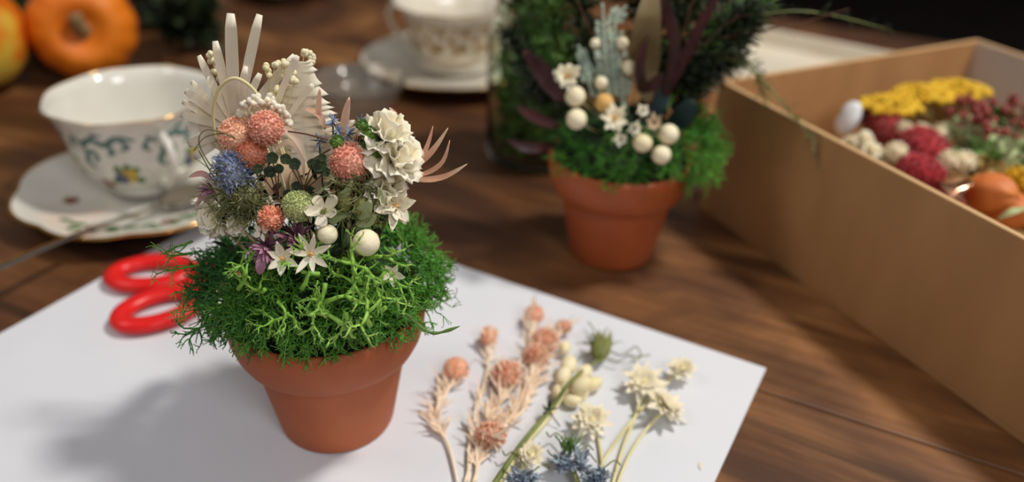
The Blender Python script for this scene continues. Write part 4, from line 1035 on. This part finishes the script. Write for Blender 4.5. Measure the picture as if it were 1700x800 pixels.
def inbox(px, py, z):
    p = G(px, py, z); d = p-BX; u = d.x*cB+d.y*sB; v = -d.x*sB+d.y*cB
    u = min(max(u, 1.2), bl-1.2); v = min(max(v, 1.2), bw-1.2); return V((BX.x+u*cB-v*sB, BX.y+u*sB+v*cB, z))
def plume(a, b, r, mt_, label, grp=None):
    a = V(a); b = V(b); c = (a+b)/2; ax = (b-a).normalized(); L = (b-a).length/2
    t = thing('plume_flower', label, 'dried flower', a, grp)
    part('flower_head', tuft(c, r, 420, ax, .3, .16, .5, ell=(r, r, L)), mt_, t); part('stem', M().tube(bez(a, a-ax*1.5-V((0,0,1)), a-ax*3.0-V((0,0,1.8)), 5), .12, 5), 'straw', t)
gx = 'red plume flowers in the box'
plume(inbox(1440,190,6.2), inbox(1500,232,6.4), .95, 'redd', 'dark red plume at the far left end of the box', gx)
plume(inbox(1500,225,6.4), inbox(1570,262,6.6), 1.0, 'crimson', 'brightest crimson plume, near the middle of the red ones in the box', gx)
plume(inbox(1490,268,6.2), inbox(1568,302,6.3), .8, 'crimson', 'crimson plume just below the brightest one, nearer the box front', gx)
plume(inbox(1500,290,5.6), inbox(1600,340,5.5), .85, 'redd', 'dark red plume lying lowest against the front side of the box', gx)
# white pod
p = inbox(1408,196,6.6); t = thing('white_seed_pod', 'shiny white oval pod at the far left of the box contents', 'seed pod', p)
part('pod', M().ell(p, (.75,.45,1.1), 20, 14, axis=V((.4,.2,1)), disp=lambda d: 1-.18*math.exp(-((d.z)/.25)**2)*max(0, d.x)), 'frost', t)
part('back_scale', M().ell(p+V((.9,.6,.1)), (.5,.3,.8), 14, 10, axis=V((.3,.1,1))), 'twig', t)
for i, (x, y, z, r_, lab) in enumerate(((1435,232,6.6,.62,'cream dried bloom next to the white pod, upper one'),(1448,250,6.6,.6,'cream dried bloom right of the upper one by the box front'),(1430,246,6.2,.6,'cream dried bloom lowest at the box front'),(1462,262,6.2,.55,'cream dried bloom beside the crimson plumes'),(1412,238,6.0,.55,'cream dried bloom farthest left under the white pod'))):
    ruffle(inbox(x,y,z), V((-.1,-.5,.9)), r_, 'cream', lab, 'cream dried blooms in the box', inbox(x+20,y+10,3), 16, name='cream_bloom')
for i, (x, y, z, r_, lab) in enumerate(((1488,252,6.8,.55,'round cream bud between two crimson plumes'),(1500,214,6.8,.4,'small cream bud above the brightest crimson plume'),(1530,217,6.6,.4,'small cream bud behind the brightest crimson plume'),(1575,265,6.6,.5,'pale bud right of the brightest crimson plume'),(1600,268,6.4,.6,'pale bud farther right beside the green florets'),(1562,222,6.4,.6,'pale bud below the yellow flowers'))):
    p = inbox(x,y,z); t = thing('pale_bud', lab, 'dried flower', p, 'pale buds in the box'); part('bud', tuft(p, r_, 90, VIEW(p), .2, .16, .2), 'button', t); part('stem', stem_to(p, p+V((1,-1,-3)), .08), 'straw', t)
# yellow yarrow
hubp = inbox(1570,235,3.6)
for i, (x, y, z, rx, lab, mt_) in enumerate(((1478,178,7.2,2.0,'leftmost flat yellow flower cluster in the box','yellow'),(1530,160,7.4,2.1,'middle flat yellow flower cluster in the box','yellow'),(1588,152,7.2,2.2,'duller yellow flower cluster nearest the pale lining','yellow'))):
    c = inbox(x,y,z); t = thing('yarrow_flower', lab, 'dried flower', c, 'yellow flower clusters in the box'); m = M(); st = M()
    for k in range(130):
        a = R.random()*2*PI; s = math.sqrt(R.random())*rx*.95; q = c+V((math.cos(a)*s, math.sin(a)*s*.7, .35*(1-(s/rx)**2)*1.6+R.uniform(-.05,.05))); m.ell(q, R.uniform(.15,.24), 6, 4)
        if k % 3 == 0: st.tube(bez(q, (q+hubp)/2+V((0,0,.6)), hubp+rv(.4), 4), .06, 4)
    part('flower_cluster', m, mt_, t); part('stems', st, 'straw', t)
# green florets
for i, (x, y, z, r_, mt_, lab) in enumerate(((1600,222,6.6,1.0,'hydr','pale green floret head right of the pale buds'),(1642,238,6.6,1.1,'hydr','pale green floret head in the middle right of the box'),(1622,262,6.2,1.0,'fern','mid green floret head under the pale green ones'),(1672,262,6.4,1.1,'hydr','pale green floret head above the orange lantern'),(1690,235,6.4,1.0,'hydr','pale green floret head at the right edge, under the red berries'),(1655,205,6.8,1.0,'fern','green floret head among the red berries'),(1700,275,6.0,.9,'fern','mid green floret head at the right edge of the picture'),(1640,285,5.8,.8,'straw','straw coloured floret head left above the orange lantern'))):
    p = inbox(x,y,z); t = thing('floret_head', lab, 'dried flower', p, 'green floret heads in the box'); m = M()
    for k in range(60):
        d = rdir(); q = p+V((d.x*r_*.8, d.y*r_*.8, d.z*r_*.6)); m.petal(q, (d+rdir()*.7).normalized(), d, .5, .42, .2, 'round', .3)
    m.ell(p, (r_*.7, r_*.7, r_*.5), 10, 8); part('florets', m, mt_, t); part('stem', stem_to(p, p+V((1,-1.5,-3.2)), .1), 'stem', t)
# red berry sprigs
for i, (cx, cy, lab) in enumerate(((1600,195,'red berry sprig right of the yellow flowers'),(1628,190,'red berry sprig leaning on the pale lining'),(1668,180,'red berry sprig at the back right of the box'),(1692,205,'red berry sprig at the right edge of the picture'),(1640,215,'red berry sprig lying over the green florets'))):
    c = inbox(cx,cy,7.4); t = thing('berry_sprig', lab, 'berries', c, 'red berry sprigs in the box'); st = M(); ft = c+V((.5,-1,-2.6))
    for k in range(16):
        p = c+V((R.gauss(0,.75), R.gauss(0,.75), R.uniform(-.5,.6))); part('berry', M().ell(p, R.uniform(.17,.26), 8, 6), 'berryr', t); st.tube([p, ft], .04, 3)
    part('stem', st, 'twig', t)
# orange lanterns
for i, (x, y, z, r_, lab) in enumerate(((1648,322,6.0,1.35,'large orange papery lantern beside the front side of the box'),(1683,352,5.4,1.2,'orange papery lantern half hidden by the box edge at the right'))):
    p = inbox(x,y,z); t = thing('paper_lantern_pod', lab, 'seed pod', p, 'orange lantern pods in the box')
    part('husk', M().ell(p, (r_*.85, r_*.85, r_*1.35), 30, 18, axis=V((.45,-.8,.3)), disp=lambda d: (1-.08*abs(math.sin(2.5*math.atan2(d.y,d.x))))*(1-.25*max(0,d.z))), 'lantern', t)
    part('stem', stem_to(p, p+V((.8,1.2,-1.8)), .07), 'straw', t)
leaf([inbox(1575,295,6.4), inbox(1590,312,6.9), inbox(1602,335,6.2)], 1.5, 'copper', 'shiny copper coloured leaf between the red plumes and orange lantern', 'leaf', 'copper_leaf', nrm=V((-.3,-.2,1)))
leaf([inbox(1655,365,5.6), inbox(1680,352,6.2), inbox(1705,345,6.2)], .4, 'hydr', 'thin green leaf crossing over the orange lantern pods', 'leaf', 'green_leaf', nrm=V((0,-.3,1)))
for i, (x, y, lab) in enumerate(((1688,296,'small yellow bloom above the orange lanterns'),(1705,305,'small yellow bloom at the right edge of the picture'))):
    p = inbox(x,y,6.6); t = thing('yellow_bloom', lab, 'dried flower', p, 'small yellow blooms in the box'); part('flower_head', tuft(p, .6, 90, V((0,0,1)), .25, .2, .3), 'yellow', t); part('stem', stem_to(p, p+V((1,-1,-3)), .08), 'straw', t)
# packing of dried stems that fills the box under the blooms
m = M()
for k in range(420):
    u = R.uniform(2, bl-2.5); v = R.uniform(1.5, bw-1.5); z = R.uniform(.6, 4.8); a = R.gauss(-.1, .35); L = R.uniform(3, 7)
    def lp(u, v, z): return V((BX.x+u*cB-v*sB, BX.y+u*sB+v*cB, z))
    u2 = min(max(u+math.cos(a)*L, 1.2), bl-1.2); v2 = min(max(v+math.sin(a)*L, 1), bw-1)
    m.tube([lp(u,v,z), lp((u+u2)/2,(v+v2)/2,z+.2), lp(u2,v2,z+R.uniform(-.3,.6))], R.uniform(.06,.14), 4)
solo('dried_stems', m, 'straw', 'tangle of dried straw stems lying under the flowers in the box', 'stems', BX+V((10,-10,1)), kind='stuff')

# ------------------------------------------------------------ cream tray behind the box
q0 = G(1245, 42, 1.8); q1 = G(1478, 88, 1.8); td = (q1-q0); td.z = 0; ta = math.atan2(td.y, td.x); TLn = td.length+1
tr = thing('enamel_tray', 'cream rectangular tray with a raised edge behind the cardboard box', 'tray', (q0.x, q0.y, 0), rz=ta)
Wt = 15
part('tray_base', M().box((0,-Wt,.02),(TLn,0,.35)), 'tray', tr, False, True)
for lo, hi in (((0,-.5,.35),(TLn,0,1.9)), ((0,-Wt,.35),(TLn,-Wt+.5,1.9)), ((0,-Wt+.5,.35),(.5,-.5,1.9)), ((TLn-.5,-Wt+.5,.35),(TLn,-.5,1.9))): part('raised_edge', M().box(lo, hi), 'tray', tr, False, True, bevel=.15)

# ------------------------------------------------------------ red scissors
sL = G(251, 451, .55); sF = G(265, 509, .55); pv = G(392, 446, .5)
sc_ = thing('scissors', 'red-handled scissors lying on the paper behind the front pot, at its left', 'scissors', (pv.x, pv.y, PZ))
def loop(c, L, Wd, ang, name='finger_loop'):
    m = M(); P = []; u = V((math.cos(ang), math.sin(ang), 0)); v = V((-u.y, u.x, 0)); vs = []; fs = []; n = 40; k = 8
    for i in range(n):
        a = 2*PI*i/n; r = V((math.cos(a)*L, math.sin(a)*Wd, 0)); q = c+u*r.x+v*r.y; nd = (u*math.cos(a)*Wd+v*math.sin(a)*L).normalized()
        for j in range(k):
            b = 2*PI*j/k; vs.append(q+nd*math.cos(b)*.52+V((0,0,math.sin(b)*.38)))
    for i in range(n):
        for j in range(k): fs.append((i*k+j, ((i+1)%n)*k+j, ((i+1)%n)*k+(j+1)%k, i*k+(j+1)%k))
    return m.add(vs, fs)
ax1 = (pv-sL); ax2 = (pv-sF)
for c, az in ((sL, .48), (sF, .48)):
    c = V((c.x, c.y, az)); a = math.atan2(pv.y-c.y, pv.x-c.x); L, Wd = (1.95, 1.2)
    h = part('handle', loop(c, L, Wd, a*.6+.1), 'red', sc_)
    u = V((math.cos(a), math.sin(a), 0)); s0 = c+u*(L-.1); part('shank', M().tube([s0, s0.lerp(V((pv.x,pv.y,az)), .5), V((pv.x,pv.y,.42))], [.62,.55,.45], 8), 'red', sc_)
for s, z in ((-1, .30), (1, .48)):
    base = V((pv.x, pv.y, z)); d = V((1, .02*s+.12, 0)).normalized(); v = V((-d.y, d.x, 0)); m = M(); vs = []
    for x, y0, y1 in ((-1.2, -.35, .35), (2.5, -.4, .3*1), (6.8, -.05, .05)):
        for zz in (0, .14): vs += [base+d*x+v*y0*s+V((0,0,zz)), base+d*x+v*y1*s+V((0,0,zz))]
    fs = []
    for i in range(2):
        a = i*4; b = a+4; fs += [(a,a+1,b+1,b),(a+2,b+2,b+3,a+3),(a,b,b+2,a+2),(a+1,a+3,b+3,b+1)]
    fs += [(0,2,3,1),(8,9,11,10)]; part('blade', M().add(vs, fs), 'steel', sc_, False)
part('pivot_screw', M().lathe([(.01,.28),(.3,.28),(.3,.68),(.2,.72),(.01,.72)], (pv.x,pv.y,0), 16), 'steel', sc_)

# ------------------------------------------------------------ loose dried flowers on the paper
gl = 'loose peach flowers on the paper'
def peach_loose(x, y, rx, ry, path, label, spiky_=False, nleaf=16, ang=0.0):
    h = G(x, y, .62); u = (G(x, y-10, .62)-h).normalized(); q = (u*math.cos(ang)+V((1,0,0))*math.sin(ang)).normalized()
    t = thing('loose_peach_flower', label, 'dried flower', V((h.x, h.y, PZ)), gl); d = 39.5
    part('flower_head', tuft(h, rx/d, 260, q, .07 if not spiky_ else .26, .11, .3 if not spiky_ else .6, ell=(rx/d*1.12, rx/d, ry/d*1.12)), 'peach', t)
    P = spline([h-q*ry/d*.7] + [G(a, b, .25) for a, b in path], 5)
    st_ = part('stem', M().tube(P, .07, 6), 'pstalk', t); m = M()
    for k in range(int(nleaf*2.6)):
        i = min(len(P)-2, int(R.random()**1.3*len(P)*.75)); p = P[i]; tg = (P[max(i-1,0)]-P[i+1]).normalized()
        dd = (tg*.8+V((R.uniform(-1,1), R.uniform(-1,1), .25))*.8).normalized(); L = R.uniform(.5, 1.3)
        if p.z+dd.z*L < .1: dd.z = .05
        m.petal(p, dd, V((0,0,1))+rv(.6), L, R.uniform(.09,.2), R.uniform(-.6,.6), 'point', .4)
    for i_, p_ in enumerate(m.v):
        if p_.z < PZ+.02: m.v[i_] = V((p_.x, p_.y, PZ+.02))
    part('bracts', m, 'pleaf', st_)
peach_loose(887,522,19,22,[(880,560),(855,620),(800,720),(772,800)],'loose peach flower lying farthest from the camera on the paper', nleaf=22)
peach_loose(936,542,15,12,[(920,570),(890,620),(850,690),(800,760)],'small oval peach flower lying right of the farthest one', nleaf=12)
peach_loose(812,558,16,26,[(812,600),(800,650),(780,730),(778,800)],'upright oval peach flower lying nearest the far left of the paper group', nleaf=18)
peach_loose(757,613,24,24,[(742,650),(722,690),(745,740),(760,800)],'leftmost round loose peach flower on the paper', nleaf=26)
peach_loose(842,622,21,24,[(835,660),(810,700),(795,740),(790,800)],'round loose peach flower in the middle of the group', True, nleaf=24)
peach_loose(905,565,20,20,[(895,600),(880,650),(840,700),(800,760)],'spiky loose peach flower just below the farthest one', True, nleaf=22)
peach_loose(890,590,18,16,[(880,630),(870,680),(830,710),(800,740)],'small spiky loose peach flower right of the middle one', True, nleaf=24)
peach_loose(815,722,20,14,[(800,740),(795,770),(786,800)],'low faded peach flower close to the stems, beside the pot', True, nleaf=24)
def lay(x, y, z): return G(x, y, z)
# bead-like bud cluster with thick stem
p0 = G(925, 665, .35); t = thing('bud_cluster', 'cream bead-like bud cluster lying on the paper beside the peach flowers', 'dried flower', V((p0.x,p0.y,PZ)))
for k, (x, y, r_, z) in enumerate(((938,577,14,.5),(944,606,20,.6),(970,618,17,.55),(985,637,17,.5),(965,640,19,.95),(942,645,17,.5),(962,655,16,.45),(935,625,18,.6),(950,665,15,.42),(925,650,13,.4))):
    p = G(x, y, z); r = r_/39; part('bud', M().ell(p, (r*.78, r*.78, r*1.1), 14, 10, axis=(p-p0).normalized(), disp=lambda d: 1+.04*noise.noise(d*5)), 'bud', t)
part('stem', M().tube(spline([G(955,630,.45), G(925,668,.35), G(870,740,.3), G(815,815,.28)], 5), .12, 7), 'stemc', t)
# seed pod with green stem
p = G(996, 580, .75); t = thing('loose_seed_pod', 'green seed pod with curly tendrils lying right of the bud cluster', 'seed pod', V((p.x,p.y,PZ)))
pd = part('pod', M().ell(p, (.42,.42,.7), 20, 12, axis=V((.1,1,.15)), disp=lambda d: 1+.1*math.cos(8*math.atan2(d.y,d.x))), 'pod', t)
m = M()
for k in range(13):
    a = k*.49; o_ = V((math.cos(a), 0, math.sin(a))); g = (o_*.42+V((.1,.9,0))).normalized(); q = p+V((0,-.62,0))+o_*.12; m.petal(q, g, o_, R.uniform(1.3,1.7), .32, R.uniform(-.25,.05), 'point', .3)
for i_, p_ in enumerate(m.v):
    if p_.z < .08: m.v[i_].z = .08
part('sepals', m, 'pod', pd); m = M()
for k in range(26):
    d = rdir(); d.z = abs(d.z)*.5; d.y = abs(d.y); q = p+V((0,.1,.1)); m.tube(bez(q+d*.35, q+d*.9+rv(.2), q+d*R.uniform(.8,1.3)+V((0,0,-.1)), 5), taper(6, .035, .012), 3)
for P in ([(1010,580),(1030,590),(1045,582),(1055,575),(1063,585),(1060,597),(1045,600)],[(1040,590),(1055,592),(1080,589)],[(990,560),(985,545),(976,534)],[(1000,560),(1005,548),(1010,545)],[(980,585),(965,592),(958,600)],[(1010,595),(1025,600),(1030,598)]):
    m.tube(spline([G(x,y,.5) for x,y in P], 4), .035, 5)
part('tendrils', m, 'olive', t)
m = M(); P = spline([p+V((0,-.6,-.1)), G(972,612,.7), G(945,635,1.35), G(925,665,.75), G(905,690,.5), G(860,745,.45), G(810,820,.4)], 6); m.tube(P, taper(len(P), .06, .13), 6); part('stem', m, 'stem', t)
m = M()
for k in range(8):
    q = G(911, 681, .62); d = rdir(); d.z = abs(d.z)*.4; m.petal(q, d, V((0,0,1)), R.uniform(.3,.6), .12, .1)
m.tube([G(911,681,.6), G(920,695,.4), G(930,708,.2)], .03, 4); part('stem_leaves', m, 'dgreen', t)
# thick pale stalk
P = spline([G(935,650,.55), G(912,690,.3), G(868,742,.25), G(822,812,.22)], 5)
solo('loose_stalk', M().tube(P, .14, 8), 'stemc', 'thick pale green stalk lying along the stem of the seed pod', 'stem', P[0])
# cream star flowers
gc = 'loose cream flowers on the paper'
def cream_loose(x, y, r_, paths, label, nr, lay_=3, face=V((0,-.2,1))):
    p = G(x, y, .7); t = star(p, face+rv(.15), 10, r_/35, .4, 'cream', label, gc, p, layers=lay_, centre='bud', cs=.14, name='loose_cream_flower', lift=.05, one=True, stem=False, curl=.1)
    P = spline([p+V((0,-.05,-.12))]+[G(a, b, .22) for a, b in paths], 5); part('stem', M().tube(P, .075, 6), 'stemc', t)
cream_loose(1068,636,40,[(1055,690),(1035,740),(1015,812)],'large loose cream flower, upper left of the group at the right of the paper',1)
cream_loose(1105,676,40,[(1075,710),(1045,755),(1022,812)],'large loose cream flower, lower right of the group, lying on its side',1, face=V((.5,-.1,.8)))
cream_loose(1133,613,26,[(1110,632),(1060,685),(1005,760),(990,812)],'small loose cream flower nearest the paper corner',1)
cream_loose(982,698,34,[(993,725),(1000,770),(1004,812)],'faint loose cream flower below the bud cluster',1)
cream_loose(882,756,22,[(865,780),(840,812)],'small loose cream flower half hidden under the green stem at the bottom',1)
# blue flowers at the bottom edge
def blue_loose(x, y, s, label, tuftg=True):
    p = G(x, y, .7); t = thing('loose_blue_flower', label, 'dried flower', V((p.x,p.y,PZ)), 'loose blue flowers on the paper'); m = M()
    for k in range(60):
        d = rdir(); d.z = abs(d.z)*.7; q = p+V((R.uniform(-1,1), R.uniform(-.7,.5), 0))*s*.5; m.petal(q, d, V((0,0,1))+rv(.6), s*R.uniform(.3,.7), .22, R.uniform(-.5,.5), 'point', .5)
    for i_, p_ in enumerate(m.v):
        if p_.z < .07: m.v[i_].z = .07
    part('petals', m, 'blued', t); m = M()
    for k in range(40):
        q = p+V((R.uniform(-.25,.25), .25+R.uniform(0,.3), .3)); d = (V((0,.8,.7))+rdir()*.7).normalized(); m.tube(bez(q, q+d*.3, q+d*.55+rv(.15), 4), .03, 4)
    if tuftg: part('green_tuft', m, 'leaf', t)
    m = M()
    for P in ([(0,-25),(-20,-48),(-32,-42),(-38,-50)],[(12,-15),(30,-28),(40,-20)],[(-15,-5),(-30,-12),(-36,-20)]): m.tube(spline([G(x+a, y+b, .6) for a, b in P], 4), .035, 5)
    part('tendrils', m, 'olive', t); P = spline([p, G(x+15, y+35, .4), G(x+25, y+70, .2)], 4); part('stem', M().tube(P, .12, 6), 'stem', t)
blue_loose(945,767,1.15,'slate blue dried flower with green tufted centre at the bottom edge')
blue_loose(872,798,1.0,'blue grey dried flower at the bottom edge, left one', False)
blue_loose(990,792,.8,'small pale blue dried flower at the bottom edge, right one', False)
m = M().petal(G(1161,768,PZ+.03), (G(1165,784,PZ)-G(1161,768,PZ)), V((0,0,1)), .42, .14, .1)
for p_ in m.v: p_.z = max(p_.z, PZ+.01)
solo('petal_crumb', m, 'bud', 'tiny cream petal crumb alone on the paper near its right edge', 'petal', G(1161,768,PZ))
